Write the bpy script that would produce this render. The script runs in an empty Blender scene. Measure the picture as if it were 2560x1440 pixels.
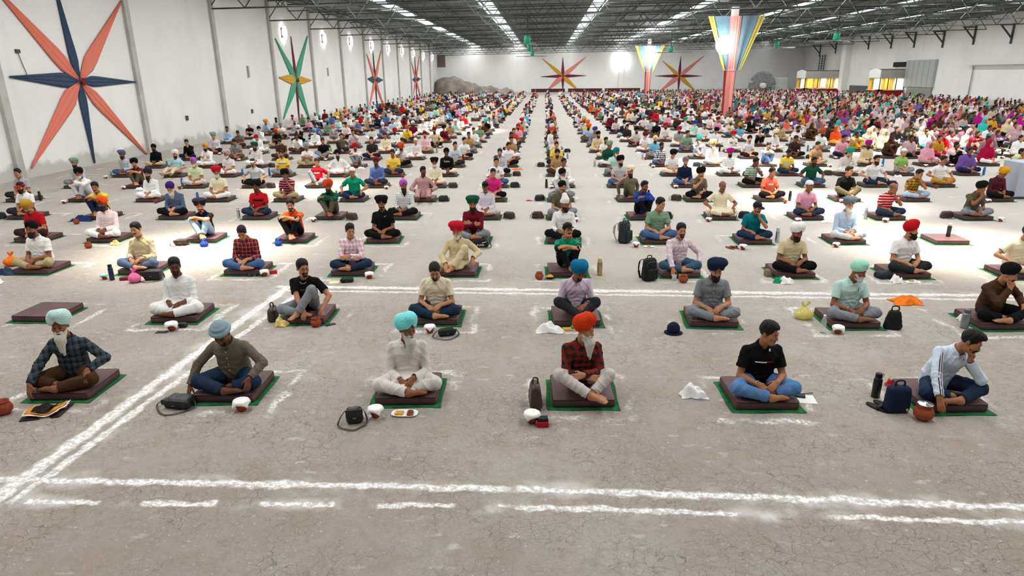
import bpy, math, random
import numpy as np
from mathutils import Vector, Matrix, Euler

SC = bpy.context.scene
COL = SC.collection
rng = random.Random(7)
V = lambda *a: np.array(a, dtype=np.float64)

# ------------------------------------------------------------------ camera
F_PX, CY_PX = 1700.0, 764.0
CAM_PITCH, CAM_YAW, CAM_ROLL, CAM_H = 0.328375, 0.049512, -0.009147, 3.22788
GX0, GY0, GS, GR = -1.44418, 6.19239, 1.83, 2.34801      # seat grid: first seat, seat spacing, row spacing

def make_camera():
    cd = bpy.data.cameras.new('camera'); co = bpy.data.objects.new('camera', cd); COL.objects.link(co)
    cd.sensor_fit = 'HORIZONTAL'; cd.sensor_width = 36.0
    cd.lens = 36.0 * F_PX / 2560.0
    cd.shift_y = (CY_PX - 720.0) / 2560.0
    cd.clip_end = 500; cd.clip_start = 0.05
    th, ps, ro = CAM_PITCH, CAM_YAW, CAM_ROLL
    # camera axes in the world
    fwd = V(-math.sin(ps) * math.cos(th), math.cos(ps) * math.cos(th), -math.sin(th))
    rgt = V(math.cos(ps), math.sin(ps), 0)
    dwn = np.cross(fwd, rgt)
    r2 = rgt * math.cos(ro) - dwn * math.sin(ro)
    r2, d2 = rgt * math.cos(ro) - dwn * math.sin(ro), rgt * math.sin(ro) + dwn * math.cos(ro)
    # image point = u*right + v*down with (u,v) rotated by roll
    M = Matrix(((r2[0], -d2[0], -fwd[0], 0), (r2[1], -d2[1], -fwd[1], 0), (r2[2], -d2[2], -fwd[2], CAM_H), (0, 0, 0, 1)))
    co.matrix_world = M
    SC.camera = co
    return co

def ray(u, v):
    a, b = u - 1280.0, v - CY_PX
    c, s = math.cos(CAM_ROLL), math.sin(CAM_ROLL)
    uu, vv = a * c + b * s, -a * s + b * c
    th, ps = CAM_PITCH, CAM_YAW
    x, d, z = uu / F_PX, math.cos(th) - vv / F_PX * math.sin(th), -math.sin(th) - vv / F_PX * math.cos(th)
    return V(x * math.cos(ps) - d * math.sin(ps), x * math.sin(ps) + d * math.cos(ps), z)

def on_floor(u, v, z=0.0):
    d = ray(u, v); t = (z - CAM_H) / d[2]
    return V(d[0] * t, d[1] * t, z)

def on_x(u, v, x):
    d = ray(u, v); t = x / d[0]
    return V(x, d[1] * t, CAM_H + d[2] * t)

def on_y(u, v, y):
    d = ray(u, v); t = y / d[1]
    return V(d[0] * t, y, CAM_H + d[2] * t)

def project(P):
    ps, th = CAM_YAW, CAM_PITCH
    x = P[0] * math.cos(ps) + P[1] * math.sin(ps); d = -P[0] * math.sin(ps) + P[1] * math.cos(ps); z = P[2] - CAM_H
    zc = d * math.cos(th) - z * math.sin(th); yd = -(z * math.cos(th) + d * math.sin(th))
    u, v = F_PX * x / zc, F_PX * yd / zc
    return 1280 + u * math.cos(CAM_ROLL) - v * math.sin(CAM_ROLL), CY_PX + u * math.sin(CAM_ROLL) + v * math.cos(CAM_ROLL), zc

# ------------------------------------------------------------------ objects
def link(o, parent=None):
    COL.objects.link(o)
    if parent is not None: o.parent = parent
    return o

def tag(o, label=None, cat=None, group=None, kind=None):
    if label: o['label'] = label
    if cat: o['category'] = cat
    if group: o['group'] = group
    if kind: o['kind'] = kind
    return o

def empty(name, loc=(0, 0, 0), rz=0.0, label=None, cat=None, group=None):
    o = bpy.data.objects.new(name, None); o.empty_display_size = 0.1
    COL.objects.link(o); o.location = loc; o.rotation_euler = (0, 0, rz)
    return tag(o, label, cat, group)

def mesh_np(name, v, quads, mats=(), fm=None, smooth=True):
    me = bpy.data.meshes.new(name)
    v = np.ascontiguousarray(v, dtype=np.float32); q = np.ascontiguousarray(quads, dtype=np.int32)
    n = q.shape[1]
    me.vertices.add(len(v)); me.vertices.foreach_set('co', v.ravel())
    me.loops.add(q.size); me.loops.foreach_set('vertex_index', q.ravel())
    me.polygons.add(len(q)); me.polygons.foreach_set('loop_start', np.arange(0, q.size, n, dtype=np.int32))
    for m in mats: me.materials.append(m)
    if fm is not None: me.polygons.foreach_set('material_index', np.ascontiguousarray(fm, dtype=np.int32))
    me.update(calc_edges=True)
    me.polygons.foreach_set('use_smooth', np.full(len(q), smooth, dtype=bool))
    return me

def mesh_py(name, v, f, mats=(), smooth=False, fm=None):
    me = bpy.data.meshes.new(name); me.from_pydata([tuple(map(float, p)) for p in v], [], [tuple(map(int, x)) for x in f]); me.update()
    for m in mats: me.materials.append(m)
    if fm is not None: me.polygons.foreach_set('material_index', np.array(fm, dtype=np.int32))
    me.polygons.foreach_set('use_smooth', np.full(len(f), smooth, dtype=bool))
    return me

class Tint:
    """a shared material whose colour comes from the object"""
    def __init__(s, mat, col): s.mat, s.col = mat, col

def obj(name, me, parent=None, mat=None):
    base = mat.mat if isinstance(mat, Tint) else mat
    if base is not None:
        if len(me.materials) == 0: me.materials.append(base)
        elif me.materials[0] != base: me = me.copy(); me.materials[0] = base
    o = bpy.data.objects.new(name, me); link(o, parent)
    if isinstance(mat, Tint): o.color = mat.col
    return o

class MB:
    """collects simple shapes into one mesh"""
    def __init__(s): s.v = []; s.f = []; s.m = []
    def add(s, v, f, mi=0):
        b = len(s.v); s.v += [tuple(p) for p in v]; s.f += [tuple(i + b for i in x) for x in f]; s.m += [mi] * len(f); return s
    def box(s, lo, hi, mi=0):
        x0, y0, z0 = lo; x1, y1, z1 = hi
        return s.add([(x0, y0, z0), (x1, y0, z0), (x1, y1, z0), (x0, y1, z0), (x0, y0, z1), (x1, y0, z1), (x1, y1, z1), (x0, y1, z1)],
                     [(0, 3, 2, 1), (4, 5, 6, 7), (0, 1, 5, 4), (1, 2, 6, 5), (2, 3, 7, 6), (3, 0, 4, 7)], mi)
    def bar(s, a, b, r, n=4, r2=None, mi=0, cap=True):
        a, b = np.array(a, float), np.array(b, float); d = b - a; L = np.linalg.norm(d); d = d / max(L, 1e-9)
        up = V(0, 0, 1) if abs(d[2]) < .9 else V(1, 0, 0)
        e1 = np.cross(d, up); e1 /= np.linalg.norm(e1); e2 = np.cross(d, e1); r2 = r if r2 is None else r2
        vs = []
        for p, rr in ((a, r), (b, r2)):
            for k in range(n):
                t = 2 * math.pi * (k + .5) / n; vs.append(p + rr * (math.cos(t) * e1 + math.sin(t) * e2))
        fs = [(k, (k + 1) % n, n + (k + 1) % n, n + k) for k in range(n)]
        if cap: fs += [tuple(range(n))[::-1], tuple(range(n, 2 * n))]
        return s.add(vs, fs, mi)
    def lathe(s, prof, n=20, c=(0, 0, 0), mi=0):
        vs = []; fs = []; m = len(prof)
        for r, z in prof:
            for k in range(n):
                t = 2 * math.pi * k / n; vs.append((c[0] + r * math.cos(t), c[1] + r * math.sin(t), c[2] + z))
        for j in range(m - 1):
            for k in range(n): fs.append((j * n + k, j * n + (k + 1) % n, (j + 1) * n + (k + 1) % n, (j + 1) * n + k))
        if prof[0][0] > 1e-5: fs.append(tuple(range(n))[::-1])
        if prof[-1][0] > 1e-5: fs.append(tuple(range((m - 1) * n, m * n)))
        return s.add(vs, fs, mi)
    def tube(s, pts, r, n=6, mi=0, flat=None):
        P = [np.array(p, float) for p in pts]; vs = []
        for i, p in enumerate(P):
            d = P[min(i + 1, len(P) - 1)] - P[max(i - 1, 0)]; d /= max(np.linalg.norm(d), 1e-9)
            up = V(0, 0, 1) if abs(d[2]) < .95 else V(1, 0, 0)
            e1 = np.cross(d, up); e1 /= np.linalg.norm(e1); e2 = np.cross(d, e1)
            for k in range(n):
                t = 2 * math.pi * k / n
                vs.append(p + r * math.cos(t) * e1 + (r if flat is None else flat) * math.sin(t) * e2)
        m = len(P); fs = []
        for j in range(m - 1):
            for k in range(n): fs.append((j * n + k, j * n + (k + 1) % n, (j + 1) * n + (k + 1) % n, (j + 1) * n + k))
        fs += [tuple(range(n))[::-1], tuple(range((m - 1) * n, m * n))]
        return s.add(vs, fs, mi)
    def mesh(s, name, mats=(), smooth=False): return mesh_py(name, s.v, s.f, mats, smooth, s.m)
    def build(s, name, mats, parent=None, smooth=False):
        if not isinstance(mats, (list, tuple)): mats = [mats]
        return obj(name, s.mesh(name, mats, smooth), parent)

def bevel_mod(o, w=.01, seg=2):
    m = o.modifiers.new('bevel', 'BEVEL'); m.width = w; m.segments = seg; m.limit_method = 'ANGLE'; return o

# ------------------------------------------------------------------ materials
def srgb(c):
    if isinstance(c, str): c = tuple(int(c[i:i + 2], 16) for i in (0, 2, 4))
    return tuple((x / 255 / 12.92 if x / 255 <= .04045 else ((x / 255 + .055) / 1.055) ** 2.4) for x in c) + (1.0,)

MATS = {}
def nt(name):
    m = bpy.data.materials.new(name); m.use_nodes = True; t = m.node_tree; t.nodes.clear()
    out = t.nodes.new('ShaderNodeOutputMaterial'); b = t.nodes.new('ShaderNodeBsdfPrincipled'); t.links.new(b.outputs[0], out.inputs[0])
    return m, t, b, out

class NT:
    def __init__(s, t): s.t = t
    def n(s, typ, **kw):
        x = s.t.nodes.new(typ)
        for k, v in kw.items(): setattr(x, k, v)
        return x
    def l(s, a, b): s.t.links.new(a, b)
    def val(s, sock, v):
        if hasattr(v, 'is_linked') or hasattr(v, 'links'): s.l(v, sock)
        else: sock.default_value = v
    def math(s, op, a, b=0.0, c=None, clamp=False):
        x = s.n('ShaderNodeMath', operation=op); x.use_clamp = clamp; s.val(x.inputs[0], a); s.val(x.inputs[1], b)
        if c is not None: s.val(x.inputs[2], c)
        return x.outputs[0]
    def mix(s, f, a, b):
        x = s.n('ShaderNodeMix', data_type='RGBA'); s.val(x.inputs[0], f); s.val(x.inputs[6], a); s.val(x.inputs[7], b); return x.outputs[2]
    def noise(s, vec, scale, detail=3.0, rough=.55, dist=0.0):
        x = s.n('ShaderNodeTexNoise'); x.inputs['Scale'].default_value = scale; x.inputs['Detail'].default_value = detail
        x.inputs['Roughness'].default_value = rough; x.inputs['Distortion'].default_value = dist
        if vec is not None: s.l(vec, x.inputs['Vector'])
        return x.outputs[0]
    def ramp(s, f, lo, hi):
        x = s.n('ShaderNodeMapRange', interpolation_type='SMOOTHSTEP'); s.val(x.inputs[0], f); x.inputs[1].default_value = lo; x.inputs[2].default_value = hi
        return x.outputs[0]
    def coord(s, which='Object'): return s.n('ShaderNodeTexCoord').outputs[which]
    def scale(s, vec, sc):
        x = s.n('ShaderNodeMapping'); s.l(vec, x.inputs[0]); x.inputs['Scale'].default_value = sc; return x.outputs[0]
    def bump(s, h, strength, dist, bsdf):
        x = s.n('ShaderNodeBump'); x.inputs['Strength'].default_value = strength; x.inputs['Distance'].default_value = dist; s.l(h, x.inputs['Height']); s.l(x.outputs[0], bsdf.inputs['Normal'])

def plain(name, c, rough=.6, metal=0.0, spec=.3):
    key = ('plain', name, str(c), rough, metal)
    if key in MATS: return MATS[key]
    m, t, b, _ = nt(name); b.inputs['Base Color'].default_value = srgb(c); b.inputs['Roughness'].default_value = rough
    b.inputs['Metallic'].default_value = metal; b.inputs['Specular IOR Level'].default_value = spec
    MATS[key] = m; return m

def varied(name, c, rough=.7, amt=.12, scale=14.0, bump=0.0, bscale=60.0, spec=.2):
    key = ('var', name, str(c))
    if key in MATS: return MATS[key]
    m, t, b, _ = nt(name); N = NT(t); co = N.coord()
    f = N.noise(co, scale, 3.0); base = srgb(c)
    dark = tuple(x * (1 - amt * 1.6) for x in base[:3]) + (1,); lite = tuple(min(1, x * (1 + amt)) for x in base[:3]) + (1,)
    N.l(N.mix(N.ramp(f, .3, .7), dark, lite), b.inputs['Base Color']); b.inputs['Roughness'].default_value = rough; b.inputs['Specular IOR Level'].default_value = spec
    if bump: N.bump(N.noise(co, bscale, 2.0), bump, .004, b)
    MATS[key] = m; return m

def emit(name, c, s):
    m = bpy.data.materials.new(name); m.use_nodes = True; t = m.node_tree; t.nodes.clear()
    o = t.nodes.new('ShaderNodeOutputMaterial'); e = t.nodes.new('ShaderNodeEmission'); e.inputs[0].default_value = srgb(c); e.inputs[1].default_value = s
    t.links.new(e.outputs[0], o.inputs[0]); return m

PAL = dict(white='f0efec', cream='ebdfc2', beige='d8c49c', khaki='b3a179', tan='b08d62', brown='4a3221', darkbrown='33241e', olive='5d563f',
           black='121214', charcoal='2a2c30', grey='878b90', lightgrey='bfc1c4', navy='1a2540', blue='2e5590', jeans='43648f', darkjeans='23344b', lightblue='b9cfe6',
           skyblue='6fb4d6', paleblue='d6e2f0', teal='11757f', turquoise='37c2b8', aqua='86ecec', mint='a9e6cc', palemint='c3e4dc', green='0b9468', darkgreen='14503c',
           sage='7e9d80', lime='93c168', palelime='d3dcae', olivegreen='6d7446', red='c01623', crimson='a8123a', maroon='6d1624', orange='e2541c', rust='c6481f', redorange='d23c14',
           gold='d79a22', mustard='b98c2e', yellow='efcf4e', paleyellow='f0e08c', pink='e5a3b8', palepink='f1dcd8', lilac='d6c3d6', lightlilac='d9cfda', hotpink='dd2a7a', rose='b8908a', magenta='b51888',
           orchid='b05ac0', purple='38206b', violet='70529a', slate='5c6b86', slateblue='5a70a6', greyblue='8ba5ad', coral='ea6a50', mauve='8a6f78', pinkgrey='c3a5a6', taupe='6f6656', stone='cfc7c0', bluegrey='3d5a70',
           tealblue='116f98', royal='21429a', emerald='12a083', silver='c9cdd2')
WORD = dict(darkbrown='dark brown', lightgrey='light grey', darkjeans='dark blue', jeans='blue denim', lightblue='light blue', skyblue='sky blue', paleblue='pale blue', palemint='pale mint',
            darkgreen='dark green', palelime='pale lime', olivegreen='olive green', redorange='red orange', paleyellow='pale yellow', palepink='pale pink', lightlilac='pale lilac', hotpink='hot pink',
            slateblue='slate blue', greyblue='grey blue', pinkgrey='pinkish grey', bluegrey='blue grey', tealblue='teal blue')
W = lambda c: WORD.get(c, c)

def cloth(c, pat=None):
    """fabric of a named colour; pat = (kind, colour2, colour3)"""
    key = ('cloth', c if pat else None, pat)
    if key in MATS: return MATS[key] if pat else Tint(MATS[key], srgb(PAL[c]))
    m, t, b, _ = nt('fabric_' + c if pat else 'fabric'); N = NT(t); co = N.coord(); base = srgb(PAL[c]) if pat else N.n('ShaderNodeObjectInfo').outputs['Color']
    b.inputs['Roughness'].default_value = .88; b.inputs['Specular IOR Level'].default_value = .12
    col = base
    if pat:
        sep = N.n('ShaderNodeSeparateXYZ'); N.l(co, sep.inputs[0]); x, y, z = sep.outputs
        xx = N.math('ADD', x, N.math('MULTIPLY', y, .55))
        c2 = srgb(PAL[pat[1]]); c3 = srgb(PAL[pat[2]]) if len(pat) > 2 else c2
        band = lambda v, f, ph, lo, hi: N.ramp(N.math('SINE', N.math('MULTIPLY_ADD', v, f, ph)), lo, hi)
        if pat[0] == 'plaid':       # broad crossing bands with thin lines
            fa = N.math('MULTIPLY', N.math('ADD', band(xx, 88., .4, -.2, .25), band(z, 84., .1, -.2, .25)), .5)
            col = N.mix(fa, base, c2)
            col = N.mix(N.math('MULTIPLY', N.math('MAXIMUM', band(xx, 88., 2.2, .93, .99), band(z, 84., 2.0, .93, .99)), .32), col, c3)
        elif pat[0] == 'check':     # thin window-pane lines
            col = N.mix(N.math('MAXIMUM', band(xx, 150., .3, .72, .9), band(z, 150., .2, .72, .9)), base, c2)
        elif pat[0] == 'stripe':
            col = N.mix(band(xx, 260., .3, .1, .5), base, c2)
        elif pat[0] == 'hoop':
            col = N.mix(band(z, 95., .3, .55, .75), base, c2)
        elif pat[0] == 'print':
            vo = N.n('ShaderNodeTexVoronoi'); vo.inputs['Scale'].default_value = 26.; N.l(co, vo.inputs['Vector'])
            col = N.mix(N.ramp(vo.outputs['Distance'], .5, .35), base, c2)
    f = N.noise(co, 9., 2.)
    mul = N.n('ShaderNodeMix', data_type='RGBA', blend_type='MULTIPLY'); mul.inputs[0].default_value = 1.0
    if hasattr(col, 'links'): N.l(col, mul.inputs[6])
    else: mul.inputs[6].default_value = col
    N.l(N.mix(f, (.86, .86, .86, 1), (1.06, 1.06, 1.06, 1)), mul.inputs[7]); N.l(mul.outputs[2], b.inputs['Base Color'])
    N.bump(N.noise(co, 26., 4., .62, .8), .5, .010, b)
    MATS[key] = m; return m if pat else Tint(m, srgb(PAL[c]))

SKINS = ['a9745180', 'b78562', '8d5b3f', '6d432e', 'c3916d']
def tinted(name, f, rough, spec):
    """colour = the object's own colour worked on by f(N, colour)"""
    if name in MATS: return MATS[name]
    m, t, b, _ = nt(name); N = NT(t); c = N.n('ShaderNodeObjectInfo').outputs['Color']; N.l(f(N, c, b), b.inputs['Base Color']); b.inputs['Roughness'].default_value = rough; b.inputs['Specular IOR Level'].default_value = spec
    MATS[name] = m; return m
def mulc(N, a, k):
    x = N.n('ShaderNodeMix', data_type='RGBA', blend_type='MULTIPLY'); x.inputs[0].default_value = 1.0; N.val(x.inputs[6], a); N.val(x.inputs[7], k); return x.outputs[2]
def skin(i):
    def f(N, c, b): return N.mix(N.ramp(N.noise(N.coord(), 22., 3.), .35, .75), c, mulc(N, c, (1.02, .82, .76, 1)))
    return Tint(tinted('skin', f, .55, .3), srgb(SKINS[i][:6]))
def lipmat(): return tinted('lips', lambda N, c, b: mulc(N, c, (.72, .5, .5, 1)), .5, .3)
HAIRC = dict(black='141110', white='d9d5cb', grey='8b867e', salt='55504a')
def hairmat(kind):
    def f(N, c, b):
        n = N.noise(N.scale(N.coord(), (90, 90, 12)), 2.2, 3.); N.bump(n, .5, .004, b); return N.mix(n, mulc(N, c, (.66, .66, .66, 1)), mulc(N, c, (1.2, 1.2, 1.2, 1)))
    return Tint(tinted('hair', f, .6, .25), srgb(HAIRC[kind]))

# ------------------------------------------------------------------ signed distance modelling
class Grid:
    def __init__(s, lo, hi, h):
        s.lo = np.array(lo, float); s.h = h; s.n = np.ceil((np.array(hi, float) - s.lo) / h).astype(int) + 1
        s.a = np.full(s.n, .5, dtype=np.float32); s.ax = [(s.lo[i] + h * np.arange(s.n[i])).astype(np.float32) for i in range(3)]
    def sl(s, lo, hi):
        i0 = np.clip(np.floor((np.array(lo) - s.lo) / s.h).astype(int), 0, s.n); i1 = np.clip(np.ceil((np.array(hi) - s.lo) / s.h).astype(int) + 1, 0, s.n)
        return tuple(slice(a, b) for a, b in zip(i0, i1))
    def P(s, sl): return (s.ax[0][sl[0]][:, None, None], s.ax[1][sl[1]][None, :, None], s.ax[2][sl[2]][None, None, :])
    def put(s, lo, hi, f, k=.01, op='u'):
        pad = k + 2.5 * s.h; sl = s.sl(np.array(lo) - pad, np.array(hi) + pad)
        if any(x.stop <= x.start for x in sl): return s
        x, y, z = s.P(sl); d = f(x, y, z).astype(np.float32); a = s.a[sl]
        if op == 'u':
            if k > 1e-6:
                hh = np.maximum(k - np.abs(a - d), 0) / k; s.a[sl] = np.minimum(a, d) - hh * hh * (k * .25)
            else: s.a[sl] = np.minimum(a, d)
        else:
            d = -d
            if k > 1e-6:
                hh = np.maximum(k - np.abs(a - d), 0) / k; s.a[sl] = np.maximum(a, d) + hh * hh * (k * .25)
            else: s.a[sl] = np.maximum(a, d)
        return s
    def cap(s, a, b, ra, rb=None, k=.01, op='u'):
        rb = ra if rb is None else rb; a, b = np.array(a, float), np.array(b, float); ba = b - a; L2 = max(ba @ ba, 1e-10); r = max(ra, rb)
        def f(x, y, z):
            t = np.clip(((x - a[0]) * ba[0] + (y - a[1]) * ba[1] + (z - a[2]) * ba[2]) / L2, 0, 1)
            return np.sqrt((x - a[0] - t * ba[0]) ** 2 + (y - a[1] - t * ba[1]) ** 2 + (z - a[2] - t * ba[2]) ** 2) - (ra + (rb - ra) * t)
        return s.put(np.minimum(a, b) - r, np.maximum(a, b) + r, f, k, op)
    def ell(s, c, r, M=None, k=.01, op='u'):
        """ellipsoid, M columns are its axes"""
        c, r = np.array(c, float), np.array(r, float); M = np.eye(3) if M is None else np.array(M); ext = np.sqrt(((M * r) ** 2).sum(1))
        def f(x, y, z):
            dx, dy, dz = x - c[0], y - c[1], z - c[2]
            u = [(dx * M[0, i] + dy * M[1, i] + dz * M[2, i]) for i in range(3)]
            k0 = np.sqrt(sum((u[i] / r[i]) ** 2 for i in range(3))); k1 = np.sqrt(sum((u[i] / r[i] ** 2) ** 2 for i in range(3)))
            return k0 * (k0 - 1) / np.maximum(k1, 1e-4)
        return s.put(c - ext, c + ext, f, k, op)
    def ecap(s, a, b, wa, wb, side, k=.02, op='u'):
        """capsule of elliptical section: wa, wb = (half width along side, half depth) at both ends"""
        a, b = np.array(a, float), np.array(b, float); ax = b - a; L = np.linalg.norm(ax); ax = ax / L; sd = np.array(side, float); sd = sd - ax * (sd @ ax); sd /= np.linalg.norm(sd); fr = np.cross(ax, sd)
        R = max(max(wa), max(wb))
        def f(x, y, z):
            dx, dy, dz = x - a[0], y - a[1], z - a[2]
            t = dx * ax[0] + dy * ax[1] + dz * ax[2]; tc = np.clip(t / L, 0, 1); e = t - tc * L
            u = (dx * sd[0] + dy * sd[1] + dz * sd[2]); v = (dx * fr[0] + dy * fr[1] + dz * fr[2])
            w0 = wa[0] + (wb[0] - wa[0]) * tc; w1 = wa[1] + (wb[1] - wa[1]) * tc; m = np.minimum(w0, w1)
            k0 = np.sqrt((u / w0) ** 2 + (v / w1) ** 2 + (e / m) ** 2); k1 = np.sqrt((u / w0 ** 2) ** 2 + (v / w1 ** 2) ** 2 + (e / m ** 2) ** 2)
            return k0 * (k0 - 1) / np.maximum(k1, 1e-4)
        return s.put(np.minimum(a, b) - R, np.maximum(a, b) + R, f, k, op)
    def like(s, lo, hi):
        sl = s.sl(lo, hi); G = Grid((0, 0, 0), (0, 0, 0), s.h); G.sl0 = sl; G.ax = [s.ax[i][sl[i]] for i in range(3)]; G.lo = np.array([float(a[0]) for a in G.ax]); G.n = np.array([len(a) for a in G.ax])
        G.a = np.full(G.n, .5, dtype=np.float32); return G
    def merge(s, G, k):
        a = s.a[G.sl0]; d = G.a; hh = np.maximum(k - np.abs(a - d), 0) / k; s.a[G.sl0] = np.minimum(a, d) - hh * hh * (k * .25); return s
    def halfcut(s, e, d):
        x, y, z = s.P((slice(None),) * 3); s.a = np.maximum(s.a, ((x - e[0]) * d[0] + (y - e[1]) * d[1] + (z - e[2]) * d[2]).astype(np.float32) - 1e9 * (np.sqrt((x - e[0]) ** 2 + (y - e[1]) ** 2 + (z - e[2]) ** 2) > .13)); return s
    def clip(s, f):
        """keep where f(x,y,z) < 0"""
        x, y, z = s.P((slice(None),) * 3); s.a = np.maximum(s.a, f(x, y, z).astype(np.float32)); return s
    def wrinkle(s, amp, f, band=.04):
        idx = np.nonzero(np.abs(s.a) < band); p = [s.ax[i][idx[i]] for i in range(3)]
        s.a[idx] += (amp * f(*p)).astype(np.float32); return s
    def front(s, x, z, default=0.0):
        """smallest y on the surface seen from -y at (x, z)"""
        i = int(round((x - s.lo[0]) / s.h)); k = int(round((z - s.lo[2]) / s.h))
        if not (0 <= i < s.n[0] and 0 <= k < s.n[2]): return default
        c = s.a[i, :, k]; j = np.nonzero(c < 0)[0]
        if len(j) == 0: return default
        j = j[0]
        if j == 0: return s.ax[1][0]
        t = c[j - 1] / (c[j - 1] - c[j]); return float(s.ax[1][j - 1] + t * s.h)
    def net(s):
        a = s.a; ins = a < 0
        c = np.zeros(np.array(a.shape) - 1, dtype=np.int8)
        for dx in (0, 1):
            for dy in (0, 1):
                for dz in (0, 1): c += ins[dx:a.shape[0] - 1 + dx, dy:a.shape[1] - 1 + dy, dz:a.shape[2] - 1 + dz]
        cells = np.nonzero((c > 0) & (c < 8)); N = len(cells[0])
        if N == 0: return np.zeros((0, 3)), np.zeros((0, 4), int)
        idm = np.full(c.shape, -1, dtype=np.int32); idm[cells] = np.arange(N)
        cor = np.array([(i, j, k) for i in (0, 1) for j in (0, 1) for k in (0, 1)])
        val = np.stack([a[cells[0] + q[0], cells[1] + q[1], cells[2] + q[2]] for q in cor], 1)
        acc = np.zeros((N, 3)); cnt = np.zeros(N)
        for p in range(8):
            for q in range(p + 1, 8):
                if np.abs(cor[p] - cor[q]).sum() != 1: continue
                va, vb = val[:, p], val[:, q]; m = (va < 0) != (vb < 0); t = np.where(m, va / np.where(m, va - vb, 1), 0)
                pt = cor[p][None] + t[:, None] * (cor[q] - cor[p])[None]; acc += pt * m[:, None]; cnt += m
        v = s.lo + s.h * (np.stack(cells, 1) + acc / cnt[:, None])
        quads = []
        for ax in range(3):
            u, w = [(1, 2), (2, 0), (0, 1)][ax]
            s0 = [slice(None)] * 3; s1 = [slice(None)] * 3; s0[ax] = slice(0, -1); s1[ax] = slice(1, None)
            e0, e1 = ins[tuple(s0)], ins[tuple(s1)]; cr = np.nonzero(e0 != e1)
            cr = [np.array(q) for q in cr]; ok = (cr[u] > 0) & (cr[w] > 0) & (cr[u] < a.shape[u] - 1) & (cr[w] < a.shape[w] - 1); cr = [q[ok] for q in cr]
            def cell(du, dw):
                q = [x.copy() for x in cr]; q[u] = q[u] - du; q[w] = q[w] - dw; return idm[q[0], q[1], q[2]]
            qd = np.stack([cell(1, 1), cell(0, 1), cell(0, 0), cell(1, 0)], 1); flip = ~e0[tuple(cr)]
            qd[flip] = qd[flip][:, ::-1]; quads.append(qd)
        q = np.concatenate(quads); return v, q[(q >= 0).all(1)]

def rotx(a): c, s = math.cos(a), math.sin(a); return np.array([[1, 0, 0], [0, c, -s], [0, s, c]])
def roty(a): c, s = math.cos(a), math.sin(a); return np.array([[c, 0, s], [0, 1, 0], [-s, 0, c]])
def rotz(a): c, s = math.cos(a), math.sin(a); return np.array([[c, -s, 0], [s, c, 0], [0, 0, 1]])
def unit(v): v = np.array(v, float); return v / max(np.linalg.norm(v), 1e-9)
# ------------------------------------------------------------------ the human figure (seated, facing -y, seat on z = 0)
def ik(a, b, l1, l2, pole):
    a, b = np.array(a, float), np.array(b, float); d = b - a; L = np.linalg.norm(d); n = d / max(L, 1e-9)
    Lc = min(L, (l1 + l2) * .995); b = a + n * Lc
    x = (l1 * l1 - l2 * l2 + Lc * Lc) / (2 * Lc); h = math.sqrt(max(l1 * l1 - x * x, 1e-8))
    p = np.array(pole, float); p = p - n * (p @ n); p /= max(np.linalg.norm(p), 1e-9)
    return a + n * x + p * h, b

ARM = dict(  # wrist, pole, hand direction, back-of-hand normal for the x>0 arm (mirrored for x<0)
    lap=((.075, -.215, .155), (.55, .5, -.65), (-.55, -.62, -.55), (.25, -.55, .8)),
    lap2=((.105, -.23, .165), (.55, .4, -.7), (-.78, -.4, -.45), (.1, -.6, .8)),
    knee=((.285, -.17, .20), (.8, .6, -.3), (.25, -.75, -.55), (.1, -.55, .8)),
    thigh=((.22, -.15, .19), (.8, .6, -.3), (-.2, -.85, -.4), (0, -.4, .9)),
    down=((.345, -.17, .10), (.6, .6, .2), (.08, -.45, -.9), (.75, -.55, .25)),
    front=((.30, -.37, .09), (.8, .5, .1), (-.05, -.45, -.85), (.45, -.75, .45)),
    fold=((-.03, -.20, .285), (.8, .1, -.7), (-.96, .0, .12), (0, -.95, .25)),
    foldlow=((-.02, -.215, .215), (.8, .1, -.6), (-.95, -.15, -.1), (.0, -.85, .5)),
    chin=None, cheek=None,
    kneeup=((.05, -.30, .345), (.8, .1, -.5), (-.8, -.45, -.35), (.1, -.7, .7)),
    kneefold=((-.05, -.275, .43), (.9, -.1, -.3), (-.95, -.1, -.1), (0, -.5, .85)),
    back=((.27, .27, .03), (.5, .9, .2), (.35, .6, -.5), (.3, .3, .9)),
    phone=((.085, -.24, .24), (.9, .4, -.5), (-.45, -.75, .2), (.5, -.1, -.75)),
)
LEG = dict(  # knee, ankle, toe for the x>0 leg when it is the front one / the back one
    cross=(((.325, -.195, .105), (-.045, -.335, .052), (-.225, -.285, .038)), ((.320, -.195, .10), (.05, -.235, .058), (.215, -.20, .036))),
    shin=(((.285, -.19, .235), (-.065, -.40, .065), (-.21, -.475, .03)), ((.275, -.19, .22), (.06, -.33, .06), (.215, -.40, .034))),
    up=(((.135, -.235, .405), (.085, -.325, .062), (.12, -.475, .035)),) * 2,
    upx=(((.165, -.225, .385), (-.05, -.36, .062), (-.12, -.50, .035)), ((.15, -.23, .375), (.075, -.30, .062), (.16, -.43, .035))),
    out=(((.15, -.37, .21), (.16, -.72, .055), (.22, -.82, .13)),) * 2,
    half=(((.15, -.225, .39), (-.085, -.36, .062), (-.155, -.49, .035)), ((.330, -.19, .105), (.04, -.285, .058), (-.13, -.30, .036))),
)

def mirror(p, s): return V(p[0] * s, p[1], p[2])

class Figure: pass

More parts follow.
